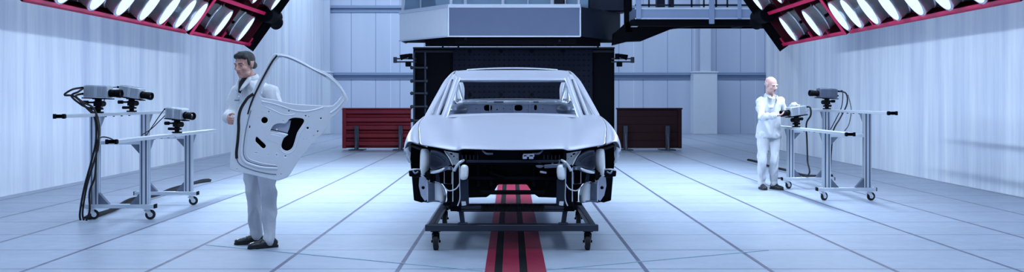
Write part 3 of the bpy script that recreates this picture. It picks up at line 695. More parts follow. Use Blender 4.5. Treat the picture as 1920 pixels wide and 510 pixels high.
# ------------------------------------------------------------------ the car body
XC = 0.015
def car():
    t = thing('sedan', 'bare silver-white car body shell without doors, lights or bumper on a trolley', 'car', (XC, 11, .4))
    def S(x, y, z, s=1): return Vector((XC + s * x, y, z))
    HOOD = [
        [(0, 9.10, .951), (.12, 9.10, .952), (.24, 9.11, .955), (.36, 9.125, .958), (.465, 9.15, .962), (.507, 9.17, .937), (.60, 9.21, .952), (.69, 9.27, .966), (.78, 9.34, .977), (.86, 9.42, .984)],
        [(0, 9.13, .975), (.12, 9.13, .975), (.24, 9.14, .976), (.36, 9.155, .976), (.468, 9.18, .975), (.515, 9.20, .962), (.605, 9.25, .975), (.70, 9.32, .987), (.787, 9.39, .997), (.868, 9.47, 1.004)],
        [(0, 9.22, 1.008), (.12, 9.22, 1.008), (.24, 9.23, 1.007), (.36, 9.24, 1.004), (.472, 9.27, .998), (.53, 9.30, .994), (.62, 9.36, 1.006), (.712, 9.43, 1.02), (.80, 9.51, 1.032), (.879, 9.57, 1.036)],
        [(0, 9.45, 1.070), (.12, 9.45, 1.070), (.24, 9.46, 1.068), (.37, 9.47, 1.063), (.48, 9.49, 1.052), (.56, 9.51, 1.049), (.65, 9.57, 1.062), (.735, 9.63, 1.078), (.82, 9.69, 1.088), (.897, 9.74, 1.092)],
        [(0, 9.75, 1.143), (.13, 9.75, 1.143), (.26, 9.76, 1.140), (.39, 9.77, 1.133), (.50, 9.78, 1.120), (.585, 9.80, 1.118), (.67, 9.84, 1.132), (.76, 9.89, 1.148), (.845, 9.93, 1.156), (.925, 9.97, 1.157)],
        [(0, 10.05, 1.203), (.14, 10.05, 1.203), (.28, 10.06, 1.199), (.41, 10.07, 1.190), (.53, 10.08, 1.176), (.61, 10.09, 1.176), (.69, 10.12, 1.188), (.77, 10.15, 1.200), (.84, 10.18, 1.207), (.908, 10.2, 1.208)],
        [(0, 10.32, 1.243), (.14, 10.32, 1.243), (.28, 10.33, 1.240), (.42, 10.34, 1.231), (.55, 10.35, 1.222), (.63, 10.36, 1.222), (.70, 10.38, 1.230), (.77, 10.40, 1.237), (.83, 10.42, 1.242), (.884, 10.44, 1.244)],
        [(0, 10.38, 1.247), (.14, 10.38, 1.247), (.28, 10.39, 1.244), (.42, 10.40, 1.236), (.55, 10.41, 1.229), (.63, 10.42, 1.229), (.70, 10.44, 1.236), (.77, 10.46, 1.241), (.83, 10.48, 1.244), (.884, 10.50, 1.245)],
    ]
    for k, rw in enumerate(HOOD):                 # pressed crease between the raised centre and the flanks
        dp = (0, .0, .006, .010, .014, .018, .020, .016)[k]
        rw[5] = (rw[5][0] - .02, rw[5][1], rw[5][2] - dp); rw[4] = (rw[4][0] + .01, rw[4][1], rw[4][2] + dp * .3); rw[6] = (rw[6][0], rw[6][1], rw[6][2] + dp * .25)
    bm = NB(); rows = []
    for r in HOOD:
        rows.append([S(x, y, z, -1) for x, y, z in r[::-1]] + [S(x, y, z) for x, y, z in r[1:]])
    grid(bm, rows); finish('hood', bm, M['body'], t, sub=2, solid=.006)
    bm = NB(); bar(bm, S(0, 9.45, .98), S(0, 10.3, 1.19), .9, .03); bar(bm, S(.55, 9.35, .94), S(.55, 10.3, 1.17), .1, .03); bar(bm, S(-.55, 9.35, .94), S(-.55, 10.3, 1.17), .1, .03)
    finish('hood_inner_frame', bm, M['blackm'], t)
    FEN = [
        [(.866, 9.44, .984), (.90, 9.46, .998), (.935, 9.49, 1.007), (.965, 9.53, 1.008), (.992, 9.58, 1.0), (1.012, 9.63, .975), (1.030, 9.66, .930), (1.036, 9.68, .885), (1.020, 9.68, .862)],
        [(.884, 9.57, 1.036), (.915, 9.58, 1.048), (.95, 9.61, 1.056), (.98, 9.65, 1.050), (1.005, 9.69, 1.034), (1.028, 9.73, 1.0), (1.045, 9.76, .955), (1.052, 9.78, .910), (1.040, 9.78, .880)],
        [(.902, 9.74, 1.092), (.93, 9.75, 1.098), (.962, 9.77, 1.098), (.99, 9.80, 1.085), (1.018, 9.83, 1.06), (1.038, 9.86, 1.02), (1.053, 9.88, .975), (1.060, 9.89, .935), (1.052, 9.89, .91)],
        [(.930, 9.97, 1.157), (.95, 9.97, 1.155), (.972, 9.98, 1.146), (.995, 10.0, 1.125), (1.020, 10.02, 1.09), (1.038, 10.03, 1.045), (1.050, 10.04, 1.0), (1.056, 10.05, .955), (1.050, 10.05, .93)],
        [(.913, 10.2, 1.208), (.932, 10.2, 1.203), (.952, 10.2, 1.188), (.975, 10.21, 1.16), (1.0, 10.22, 1.12), (1.022, 10.23, 1.06), (1.038, 10.24, 1.0), (1.045, 10.25, .93), (1.040, 10.25, .88)],
        [(.889, 10.44, 1.244), (.905, 10.44, 1.236), (.925, 10.44, 1.216), (.945, 10.44, 1.18), (.965, 10.45, 1.13), (.988, 10.46, 1.06), (1.005, 10.46, .97), (1.012, 10.46, .85), (1.005, 10.46, .75)],
        [(.872, 10.72, 1.25), (.888, 10.72, 1.24), (.905, 10.72, 1.21), (.925, 10.72, 1.17), (.945, 10.72, 1.11), (.965, 10.72, 1.02), (.982, 10.72, .88), (.988, 10.72, .65), (.975, 10.72, .48)],
    ]
    for s in (-1, 1):
        bm = NB(); grid(bm, [[S(x, y, z, s) for x, y, z in r] for r in FEN]); finish('fender', bm, M['body'], t, sub=2, solid=.005)
        # inner flange hanging at the front tip of the fender
        bm = NB(); grid(bm, [[S(1.030, 9.66, .93, s), S(1.034, 9.69, .89, s), S(1.02, 9.70, .855, s), S(.99, 9.68, .80, s)], [S(.985, 9.64, .955, s), S(.985, 9.66, .90, s), S(.98, 9.67, .85, s), S(.965, 9.66, .795, s)]])
        finish('fender_flange', bm, M['galv'], t, solid=.004)
    # roof
    ROOF = [
        [(0, 10.98, 1.607), (.3, 10.985, 1.607), (.55, 11.0, 1.608), (.655, 11.04, 1.614)],
        [(0, 11.0, 1.628), (.3, 11.0, 1.628), (.56, 11.02, 1.629), (.672, 11.06, 1.634)],
        [(0, 11.2, 1.675), (.3, 11.2, 1.674), (.56, 11.22, 1.671), (.672, 11.26, 1.666)],
        [(0, 11.6, 1.732), (.3, 11.6, 1.731), (.56, 11.6, 1.727), (.655, 11.6, 1.719)],
        [(0, 12.1, 1.765), (.3, 12.1, 1.764), (.56, 12.1, 1.757), (.64, 12.1, 1.744)],
        [(0, 12.6, 1.758), (.3, 12.6, 1.757), (.56, 12.6, 1.748), (.635, 12.6, 1.735)],
        [(0, 12.95, 1.715), (.3, 12.95, 1.713), (.55, 12.95, 1.705), (.62, 12.95, 1.69)]]
    bm = NB(); grid(bm, [[S(x, y, z, -1) for x, y, z in r[::-1]] + [S(x, y, z) for x, y, z in r[1:]] for r in ROOF]); finish('roof', bm, M['body'], t, sub=2, solid=.006)
    bm = NB(); rr = []
    for y, dz in ((11.75, 0), (11.80, .004), (12.2, .012), (12.3, .008)):
        rr.append([S(x, y, 1.762 + dz + .008 - .022 * (x / .53) ** 2 + (.0 if y > 11.78 else -.004)) for x in [-.53 + .106 * k for k in range(11)]])
    grid(bm, rr); finish('sunroof_panel', bm, M['galv'], t, sub=1, solid=.012)
    # windscreen header underside, dark seal
    bm = NB(); tube(bm, [S(-.63, 11.03, 1.598), S(-.3, 11.0, 1.594), S(0, 10.99, 1.593), S(.3, 11.0, 1.594), S(.63, 11.03, 1.598)], .018, 8, smooth=5, ry=.010); finish('header_rail', bm, M['galvdark'], t)
    # pillars and side rings
    for s in (-1, 1):
        def C(dx, py, Y): return S(dx * Y / F, Y, H - (py - HY) * Y / F, s)
        def tp(nm, pts, r, ry, mt='body', up=(0, 0, 1)):
            bm = NB(); tube(bm, [C(*p) for p in pts], r, 12, smooth=6, ry=ry, up=up); return finish(nm, bm, M[mt], t)
        tp('a_pillar', [(103.5, 146, 11.0), (108, 160, 10.9), (115.5, 183, 10.65), (123.5, 205, 10.45), (131, 226, 10.32)], .034, .016)
        tp('a_pillar_flange', [(99, 149, 11.02), (102.5, 160, 10.93), (110, 183, 10.68), (117.5, 205, 10.45), (124, 224, 10.36)], .007, .012, 'galv')
        tp('windscreen_side_member', [(108, 141, 11.2), (117, 154, 11.1), (127.5, 178, 10.85), (137, 202, 10.6), (145, 222, 10.46)], .026, .014)
        tp('side_frame_rail', [(100, 138, 12.9), (103.5, 136, 12.1), (108.5, 138, 11.6), (116.5, 146, 11.3), (124.5, 156, 11.1), (137.5, 179, 10.8), (150, 202, 10.55), (161, 223, 10.4)], .033, .022)
        bm = NB(); tube(bm, [C(110.5, 139.5, 11.28), C(106.5, 134, 11.7), C(103, 133.5, 12.1)], .004, 6, smooth=6); finish('roof_seam', bm, M['black'], t)
        # lower side of the body, hidden in front view but there
        bm = NB(); tube(bm, [S(.93, 10.72, 1.16, s), S(.955, 10.75, .8, s), S(.96, 10.82, .52, s)], .05, 12, smooth=4, ry=.07); finish('hinge_pillar', bm, M['body'], t)
        bm = NB(); bar(bm, S(.93, 10.7, .47, s), S(.93, 13.0, .47, s), .10, .14); finish('rocker_sill', bm, M['body'], t, bevel=.02)
        bm = NB(); tube(bm, [S(.935, 11.85, .5, s), S(.93, 11.85, 1.1, s), S(.79, 11.9, 1.45, s), S(.665, 11.95, 1.69, s)], .05, 12, smooth=5, ry=.025); finish('b_pillar', bm, M['body'], t)
        Q = [[(.66, 12.75, 1.69), (.74, 12.75, 1.5), (.86, 12.8, 1.28), (.95, 12.85, 1.1), (.965, 12.9, .8), (.94, 12.95, .5)],
             [(.655, 13.0, 1.66), (.73, 13.1, 1.5), (.84, 13.15, 1.30), (.94, 13.2, 1.12), (.965, 13.15, .9), (.96, 13.1, .86)],
             [(.62, 13.35, 1.55), (.70, 13.4, 1.45), (.80, 13.5, 1.34), (.92, 13.5, 1.16), (.965, 13.5, 1.0), (.97, 13.5, .93)],
             [(.66, 13.8, 1.40), (.72, 13.8, 1.38), (.79, 13.85, 1.32), (.90, 13.85, 1.16), (.945, 13.85, .98), (.95, 13.85, .86)],
             [(.66, 14.15, 1.35), (.70, 14.15, 1.34), (.76, 14.15, 1.28), (.83, 14.15, 1.1), (.85, 14.15, .85), (.84, 14.15, .55)]]
        bm = NB(); grid(bm, [[S(x, y, z, s) for x, y, z in r] for r in Q]); finish('quarter_panel', bm, M['body'], t, sub=2, solid=.006)
        # c pillar seen through the windscreen opening
        bm = NB(); prism(bm, [C(94, 187, 12.95), C(103, 186, 12.8), C(104, 150, 12.8), C(98, 150, 12.9)], (0, .25, 0)); finish('c_pillar', bm, M['galv'], t, bevel=.01)
        tp('c_pillar_rib', [(92, 188, 12.7), (96, 175, 12.75), (101, 158, 12.8), (104, 148, 12.85)], .016, .012, 'galv')
        tp('c_pillar_rib', [(107, 191, 12.2), (106, 180, 12.3), (104, 165, 12.45), (104, 150, 12.6)], .014, .012, 'galv')
        tp('wheelhouse_rim', [(86, 190, 12.4), (95, 195, 12.2), (105, 194, 12.1), (112, 188, 12.0)], .02, .016, 'galv')
        bm = NB(); ball(bm, C(103, 206, 12.0), (.13, .25, .07), 20, 12); finish('wheelhouse', bm, M['galvdark'], t)
    bm = NB(); box(bm, S(-.60, 12.72, 1.64), S(.60, 12.95, 1.70)); finish('rear_header', bm, M['galvdark'], t, bevel=.01)
    # rear shelf and bulkhead with its openings
    def bh(px, py, Y=12.25): q = P(px, py, Y); return (q.x, q.z)
    hole = lambda a, b, c2, d: smooth2([bh(a, b), bh(c2, b), bh(c2, d), bh(a, d)], 3)
    hs = [hole(908.5, 197.5, 921.5, 207), hole(965.5, 197.5, 978.5, 207), hole(1001.5, 197.5, 1006.5, 206)]
    for x, y, r in ((932, 205.5, .010), (944, 204, .008), (957, 205, .007), (893, 204, .008), (893, 209, .006), (988, 206, .006), (1018, 204, .008), (1024, 209, .006), (945, 208, .006)):
        hs.append(circle2(*bh(x, y), r, 10))
    XZ = Matrix(((1, 0, 0, 0), (0, 0, 1, 12.25), (0, 1, 0, 0), (0, 0, 0, 1)))
    plate('rear_bulkhead', [(XC - .80, 1.358), (XC + .80, 1.358), (XC + .84, 1.2), (XC + .84, .6), (XC - .84, .6), (XC - .84, 1.2)], hs, .006, M['inner'], t, XZ, .002)
    bm = NB(); rr = []
    for x in [-.66 + .066 * k for k in range(21)]:
        wv = .006 * math.sin(x * 23) + .004 * math.sin(x * 51)
        rr.append([S(x, 12.22, 1.345 + wv * .5), S(x, 12.25, 1.370 + wv), S(x, 12.40, 1.372 + wv * .4), S(x, 12.55, 1.366), S(x, 12.72, 1.380), S(x, 12.9, 1.384)])
    grid(bm, rr); finish('parcel_shelf', bm, M['galv'], t, solid=.012)
    for k, (xa, xb) in enumerate(((897, 914), (926, 944), (968, 992), (1000, 1010), (1024, 1040))):
        a, b = P(xa, 190, 12.2), P(xb, 192.5, 12.2); bm = NB(); box(bm, (a.x, 12.19, b.z), (b.x, 12.23, a.z)); finish('shelf_bracket', bm, M['galvdark' if k % 2 else 'galv'], t, bevel=.003)
    for k, x in enumerate((-.27, .02, .21)): 
        bm = NB(); tube(bm, [S(x, 12.24, 1.36), S(x, 12.235, 1.2), S(x, 12.24, 1.0)], .008, 8); finish('bulkhead_rib', bm, M['inner'], t)
    bm = NB(); box(bm, S(-.7, 12.40, .6), S(.7, 12.42, 1.345)); finish('boot_shade_sheet', bm, M['black'], t)  # black sheet added so the bulkhead openings read as dark
    # trunk, floor, firewall, cowl
    bm = NB(); grid(bm, [[S(-.68, 13.25, 1.40), S(0, 13.22, 1.41), S(.68, 13.25, 1.40)], [S(-.70, 13.9, 1.38), S(0, 13.9, 1.40), S(.70, 13.9, 1.38)], [S(-.72, 14.15, 1.32), S(0, 14.2, 1.34), S(.72, 14.15, 1.32)], [S(-.80, 14.2, .9), S(0, 14.28, .9), S(.8, 14.2, .9)], [S(-.8, 14.1, .5), S(0, 14.15, .5), S(.8, 14.1, .5)]])
    finish('tail_panel', bm, M['body'], t, sub=2, solid=.006)
    bm = NB(); box(bm, S(-.90, 10.4, .56), S(.90, 14.05, .60)); bar(bm, S(0, 10.4, .66), S(0, 13.2, .66), .25, .12); finish('floor_pan', bm, M['galvdark'], t, bevel=.02)
    bm = NB(); prism(bm, [S(-.86, 10.45, .57), S(.86, 10.45, .57), S(.88, 10.45, 1.0), S(.80, 10.45, 1.19), S(-.80, 10.45, 1.19), S(-.88, 10.45, 1.0)], (0, .05, 0)); finish('firewall', bm, M['black'], t)
    bm = NB(); grid(bm, [[S(x, y, z + .0 - .028 * (abs(x) / .86) ** 2) for x in (-.86, -.7, -.5, -.25, 0, .25, .5, .7, .86)] for y, z in ((10.36, 1.235), (10.42, 1.262), (10.46, 1.266), (10.60, 1.225), (10.62, 1.15))]); finish('cowl_panel', bm, M['body'], t, sub=1, solid=.005)

    # ---------------- front end, everything mirrored about the centre line
    def fp(px, py, Y, s): return S((961 - px) * Y / F, Y, H - (py - HY) * Y / F, -s)     # px on the left half; s=1 left, -1 right
    for s in (1, -1):
        def poly(nm, pts, Y, th, mt, bv=.004, parent=t):
            bm = NB(); prism(bm, [fp(x, y, Y, s) for x, y in pts], (0, th, 0)); return finish(nm, bm, M[mt], parent, smooth=0, bevel=bv)
        def sheet(nm, rows, mt, sub=2, solid=.004):
            bm = NB(); grid(bm, [[fp(*p, s) for p in r] for r in rows]); return finish(nm, bm, M[mt], t, sub=sub, solid=solid)
        def rod(nm, pts, r, mt, sm=5):
            bm = NB(); tube(bm, [fp(*p, s) for p in pts], r, 10, smooth=sm); return finish(nm, bm, M[mt], t)
        # wheel house liner, black, behind everything
        poly('wheel_liner', [(771, 268), (790, 274), (806, 278), (806, 325), (800, 380), (776, 376), (772, 330), (769, 300)], 10.0, .06, 'black', .01)
        poly('liner_lower', [(773, 331), (788, 333), (796, 350), (800, 378), (790, 380), (776, 376)], 9.62, .05, 'black', .008)
        sheet('wheel_arch_lip', [[(768, 269, 9.62), (779, 273, 9.55), (792, 277, 9.5), (806, 280, 9.48)], [(770, 274, 9.66), (780, 278, 9.60), (792, 282, 9.55), (806, 285, 9.53)]], 'black')
        # pale vertical panel beside the liner, rounded
        sheet('upright_panel', [[(789, 279, 9.52), (793, 279, 9.46), (799, 279, 9.45), (806, 281, 9.50)], [(788, 300, 9.52), (792, 300, 9.45), (799, 300, 9.44), (807, 301, 9.50)],
                                [(788, 318, 9.52), (792, 318, 9.46), (799, 316, 9.45), (806, 314, 9.52)], [(787, 328, 9.54), (791, 332, 9.48), (796, 328, 9.48), (800, 322, 9.54)]], 'galvlit', 1)
        # headlight pocket: a dished grey wall with an arched rim
        sheet('headlight_pocket', [[(806, 282, 9.50), (815, 283, 9.56), (826, 288, 9.58), (838, 296, 9.54)], [(806, 294, 9.56), (816, 295, 9.66), (828, 298, 9.66), (843, 304, 9.54)],
                                   [(806, 306, 9.56), (816, 307, 9.66), (828, 308, 9.64), (845, 309, 9.54)], [(806, 320, 9.50), (816, 318, 9.56), (828, 314, 9.56), (842, 311, 9.52)]], 'inner')
        rod('pocket_rim', [(808, 283, 9.48), (820, 284.5, 9.47), (832, 290, 9.46), (841, 299, 9.45), (845, 309, 9.45)], .012, 'galvdark')
        rod('pocket_brace', [(810, 290, 9.52), (822, 294, 9.52), (834, 303, 9.50)], .008, 'galvdark')
        # pale bracket next to the radiator support, with a slot
        def xz(px, py, Y): q = fp(px, py, Y, s); return (q.x, q.z)
        Yp = 9.30
        XZp = Matrix(((1, 0, 0, 0), (0, 0, 1, Yp), (0, 1, 0, 0), (0, 0, 0, 1)))
        plate('corner_bracket', [xz(*p, Yp) for p in ((833, 283), (861, 288), (861, 302), (854, 309), (848, 308), (845, 297))], [circle2(*xz(851, 293, Yp), .009, 10), circle2(*xz(857, 298, Yp), .006, 8), smooth2([xz(844, 286.5, Yp), xz(849, 288, Yp), xz(848, 291, Yp), xz(843, 289, Yp)], 2)], .006, M['galvlit'], t, XZp, .002)
        sheet('curved_blade', [[(832, 284, 9.28), (838, 291, 9.26), (844, 301, 9.25), (848, 312, 9.25)], [(836, 284, 9.30), (842, 291, 9.28), (848, 301, 9.27), (850, 310, 9.27)]], 'galvlit', 2, .006)
        rod('hook_arm', [(870, 300, 9.2), (862, 305, 9.18), (856, 312, 9.18), (852, 320, 9.2)], .014, 'galv')
        # headlamp mounting frame
        poly('mount_block', [(834, 312), (848, 312), (848, 319), (832, 319)], 9.30, .06, 'galvdark')
        poly('mount_arm', [(806, 320), (822, 318), (834, 314), (836, 320), (824, 324), (807, 326)], 9.34, .05, 'galvdark')
        sheet('mount_skin', [[(806, 322, 9.33), (820, 320, 9.30), (834, 313, 9.28)], [(806, 327, 9.32), (822, 325, 9.29), (836, 317, 9.27)]], 'galv', 1)
        poly('mount_dark', [(806, 326), (824, 323), (838, 318), (850, 318), (850, 350), (838, 356), (830, 345), (818, 340), (806, 342)], 9.42, .20, 'black', .006)
        poly('mount_side', [(816, 326), (823, 324), (826, 342), (818, 341)], 9.38, .05, 'navy')
        for bx in (832.5, 842): 
            bm = NB(); a = fp(bx, 315.5, 9.30, s); cyl(bm, a, a - Vector((0, .02, 0)), .012, 8); finish('mount_bolt', bm, M['chrome'], t)
        rod('mount_frame', [(833, 322, 9.36), (833, 344, 9.36), (847, 345, 9.36), (847, 323, 9.36)], .004, 'galv', 0)
        # bumper side bracket sticking outwards
        o = poly('bumper_bracket', [(766, 320), (779, 318), (787, 320), (788, 330), (782, 332), (767, 331)], 9.34, .10, 'blackm', .008)
        rod('bracket_bar', [(768, 319, 9.34), (778, 317.5, 9.34), (788, 318, 9.38)], .008, 'galv')
        rod('bracket_bar', [(774, 320, 9.33), (778, 325, 9.32), (784, 322, 9.33)], .008, 'galvdark')
        # lower bracket with a hole
        Yp2 = 9.40; XZ2 = Matrix(((1, 0, 0, 0), (0, 0, 1, Yp2), (0, 1, 0, 0), (0, 0, 0, 1)))
        plate('lower_bracket', [xz(*p, Yp2) for p in ((787, 333), (794, 331), (800, 336), (801, 372), (797, 376), (790, 366), (786, 348))], [circle2(*xz(793.5, 352, Yp2), .020, 14), circle2(*xz(795, 365, Yp2), .006, 8)], .012, M['inner'], t, XZ2, .004)
        rod('bracket_edge', [(801, 337, 9.38), (801.5, 355, 9.38), (801.5, 376, 9.38)], .006, 'galv')
        poly('dark_knuckle', [(796, 325), (801, 320), (807, 328), (806, 336), (800, 338)], 9.33, .08, 'black', .006)
        # strut tower skin under an arch: flank shade and face light painted in
        sheet('inner_arch', [[(815, 342, 9.52), (820, 341.5, 9.47), (826, 345, 9.455), (831, 352, 9.46), (835, 362, 9.50)], [(815, 354, 9.54), (820, 354, 9.47), (826, 356, 9.45), (831, 360, 9.455), (835.5, 367, 9.50)],
                            [(815, 379, 9.54), (820, 379, 9.47), (826, 379, 9.45), (831, 379, 9.455), (836, 379, 9.50)]], 'galvlit')
        poly('arch_side', [(802, 342), (816, 341), (816, 378), (802, 378)], 9.52, .03, 'galvdark', .01)
        rod('arch_rim', [(803, 340, 9.46), (815, 339, 9.46), (824, 343, 9.46), (832, 354, 9.46), (835, 366, 9.46)], .008, 'galv')
        rod('arch_foot', [(800, 379, 9.46), (815, 377, 9.46), (836, 380, 9.46)], .008, 'galvdark')
        # frame rail end: black box section with bright edges
        poly('frame_rail', [(848, 318), (861, 312), (862, 378), (857, 388), (848, 382)], 9.22, .9, 'blackm', .006)
        rod('rail_edge', [(849, 314, 9.2), (849, 345, 9.2), (849, 378, 9.2)], .0045, 'galv')
        rod('rail_edge', [(861.5, 310, 9.19), (862, 345, 9.19), (862.5, 372, 9.19), (858, 386, 9.19)], .006, 'galv')
        poly('rail_gusset', [(838, 357), (848, 350), (848, 380), (838, 378)], 9.34, .10, 'black', .006)
        # tow cable loop
        rod('wire_loop', [(834, 352, 9.3), (840, 357, 9.22), (848, 357, 9.17), (856, 353, 9.16), (862, 344, 9.16)], .0055, 'galv')
        # radiator side bracket
        sheet('radiator_bracket', [[(864, 310, 9.16), (870, 308, 9.13), (878, 310, 9.16)], [(863, 322, 9.16), (870, 322, 9.12), (878, 322, 9.16)], [(862, 338, 9.16), (870, 337, 9.14), (877, 336, 9.17)]], 'galvlit', 1)
        poly('radiator_leg', [(863, 338), (878, 336), (879, 384), (864, 386)], 9.17, .05, 'navy', .006)
        poly('leg_foot', [(865, 378), (873, 378), (874, 385), (866, 386)], 9.15, .03, 'galv', .003)
        # top corner plate of the radiator support
        poly('support_corner', [(862, 279), (890, 280), (894, 306), (866, 306)], 9.19, .10, 'blackm', .01)
        rod('hood_latch_bar', [(905, 282, 9.17), (912, 288, 9.14), (924, 288, 9.15)], .010, 'galvdark')
    # radiator support: top tie bar, fascia, ribs, lower bars
    def cpoly(nm, pts, Y, th, mt, bv=.006):
        full = [fp(x, y, Y, 1) for x, y in pts] + [fp(x, y, Y, -1) for x, y in pts[::-1]]
        bm = NB(); prism(bm, full, (0, th, 0)); return finish(nm, bm, M[mt], t, smooth=0, bevel=bv)
    cpoly('radiator_top_bar', [(861, 280), (861, 300), (961, 303)][::-1] + [(961, 282)], 9.20, .16, 'black') if False else None
    bm = NB(); box(bm, S(-.49, 9.19, .845), S(.49, 9.34, .945)); finish('radiator_top_bar', bm, M['blackm'], t, bevel=.012)
    bm = NB(); box(bm, S(-.42, 9.165, .83), S(.42, 9.19, .855)); finish('top_bar_flange', bm, M['navy'], t, bevel=.006)
    bm = NB(); prism(bm, [fp(863, 300, 9.32, 1), fp(961, 300, 9.32, 1), fp(863, 300, 9.32, -1), fp(864, 368, 9.32, -1), fp(878, 371, 9.32, -1), fp(912, 370, 9.32, -1), fp(924, 362, 9.32, -1), fp(934, 346, 9.32, -1),
                                fp(934, 346, 9.32, 1), fp(924, 362, 9.32, 1), fp(912, 370, 9.32, 1), fp(878, 371, 9.32, 1), fp(864, 368, 9.32, 1)], (0, .10, 0)); finish('cooling_shroud', bm, M['black'], t, bevel=.012)
    bm = NB(); box(bm, S(-.30, 9.24, .535), S(.30, 9.30, .572)); finish('lower_tie_bar', bm, M['black'], t, bevel=.008)
    bm = NB(); box(bm, S(-.40, 9.26, .665), S(.40, 9.33, .70)); box(bm, S(-.40, 9.27, .80), S(.40, 9.33, .825)); finish('shroud_rib', bm, M['blackm'], t, bevel=.008)
    for x in (-.33, -.21, .18, .30):
        bm = NB(); box(bm, S(x, 9.28, .60), S(x + .03, 9.33, .83)); finish('shroud_rib', bm, M['blackm'], t, bevel=.008)
    for x in [-.46 + .035 * k for k in range(5)] + [.28 + .035 * k for k in range(5)]:
        bm = NB(); box(bm, S(x, 9.175, .86), S(x + .008, 9.19, .90)); finish('bar_rib', bm, M['navy'], t)
    bm = NB(); tube(bm, [P(910, 316, 9.27), P(925, 326, 9.24), P(945, 333, 9.26)], .012, 8, smooth=5); finish('hose', bm, M['black'], t)
    bm = NB(); bar(bm, P(981, 291, 9.15), P(1002, 291, 9.15), .03, .03); cbox(bm, P(984, 294, 9.15), (.04, .03, .04)); cbox(bm, P(996, 294, 9.15), (.04, .03, .04)); finish('latch_plate', bm, M['inner'], t, bevel=.005)
    bm = NB(); bar(bm, P(1012, 322, 9.22), P(1025, 324, 9.22), .04, .02); finish('small_tab', bm, M['inner'], t, bevel=.008)
    bm = NB(); ball(bm, P(1012, 307, 9.30), (.05, .03, .04), 14, 8); finish('small_actuator', bm, M['inner'], t)
    bm = NB(); bar(bm, P(1021, 312, 9.20), P(1062, 310, 9.16), .05, .035); cbox(bm, P(1036, 306, 9.18), (.02, .02, .06)); cbox(bm, P(1048, 306, 9.18), (.02, .02, .06)); finish('lamp_bracket', bm, M['galvdark'], t, bevel=.006)
    bm = NB(); 
    for s2 in (-1, 1): bar(bm, S(s2 * .52, 9.3, .47), S(s2 * .55, 10.45, .47), .08, .10)
    box(bm, S(-.5, 9.75, .62), S(.5, 9.9, .68)); finish('subframe', bm, M['black'], t, bevel=.01)
car()
# ------------------------------------------------------------------ blob modelling for people: overlapping closed shapes fused into one skin
def blob(name, bm, voxel, mt, parent, it=3, fold=0.0, fscale=9.0, seed=0, dec=0):
    me = bpy.data.meshes.new(name); bmesh.ops.recalc_face_normals(bm, faces=bm.faces); bm.to_mesh(me); bm.free()
    o = bpy.data.objects.new(name, me); COL.objects.link(o)
    m = o.modifiers.new('r', 'REMESH'); m.mode = 'VOXEL'; m.voxel_size = voxel; m.use_smooth_shade = True
    m = o.modifiers.new('s', 'SMOOTH'); m.factor = .5; m.iterations = it
    dg = bpy.context.evaluated_depsgraph_get()
    me2 = bpy.data.meshes.new_from_object(o.evaluated_get(dg)); me2.name = name
    bpy.data.objects.remove(o); bpy.data.meshes.remove(me)
    if fold:
        ns = [v.normal.copy() for v in me2.vertices]
        for v, n in zip(me2.vertices, ns):
            q = Vector((v.co.x * fscale, v.co.y * fscale, v.co.z * fscale * .38 + seed))
            a = 1 - min(1, abs(noise.noise(q)) * 3.2); b = noise.noise(q * 2.1 + Vector((5, 1, seed)))
            v.co += n * fold * (a * .62 + b * .55 - .30)
    me2.materials.clear(); me2.materials.append(mt)
    me2.polygons.foreach_set('use_smooth', [True] * len(me2.polygons))
    r = bpy.data.objects.new(name, me2); return link(r, parent)
def cap(bm, a, ra, b, rb, n=14):                     # tapered capsule
    a, b = Vector(a), Vector(b); d = b - a; L = d.length; d.normalize(); u, v = frame_of(d); rs = []
    prof = [(-ra * math.cos(t), ra * math.sin(t)) for t in (.15, .6, 1.05)] + [(0, ra), (L, rb)] + [(L + rb * math.sin(t), rb * math.cos(t)) for t in (.5, 1.0, 1.42)]
    for t, r in prof: rs.append([a + d * t + u * math.cos(2 * PI * k / n) * r + v * math.sin(2 * PI * k / n) * r for k in range(n)])
    rings(bm, rs)
def limb(bm, pts, rs, n=16):                         # joints rounded by their own spheres
    for i in range(len(pts) - 1): cap(bm, pts[i], rs[i], pts[i + 1], rs[i + 1], n)
def torso(bm, secs, n=24):                           # secs: (centre, side vector, half width, half depth)
    out = []
    for c, sv, a, b in secs:
        c = Vector(c); sv = Vector(sv).normalized(); fv = Vector((0, 0, 1)).cross(sv)
        out.append([c + sv * (math.copysign(abs(math.cos(2 * PI * k / n)) ** .85, math.cos(2 * PI * k / n)) * a) + fv * (math.sin(2 * PI * k / n) * b) for k in range(n)])
    rings(bm, out)
def head_geo(bm, c, R, k=1.0):
    def T(x, y, z): return Vector(c) + R @ Vector((x * k, y * k, z * k))
    def E(p, r): ball(bm, T(*p), tuple(q * k for q in r), 20, 14, R=R)
    E((0, -.018, .032), (.076, .097, .084)); E((0, .026, -.02), (.061, .070, .090)); E((0, .040, -.068), (.047, .050, .042)); E((0, .072, -.094), (.020, .020, .018))
    cap(bm, T(0, .088, .012), .008 * k, T(0, .112, -.026), .0125 * k); E((-.012, .100, -.032), (.009, .010, .008)); E((.012, .100, -.032), (.009, .010, .008))
    for s in (-1, 1):
        cap(bm, T(s * .015, .090, .022), .009 * k, T(s * .046, .074, .022), .010 * k)
        E((s * .042, .062, -.022), (.022, .022, .020)); E((s * .031, .076, .004), (.016, .012, .009))
        E((s * .040, .030, -.070), (.018, .035, .026))
        E((s * .077, -.006, .0), (.009, .019, .031)); E((s * .082, -.014, .008), (.006, .013, .021))
    cap(bm, T(-.020, .088, -.052), .0065 * k, T(.020, .088, -.052), .0065 * k); cap(bm, T(-.016, .087, -.064), .007 * k, T(.016, .087, -.064), .007 * k)
    return T
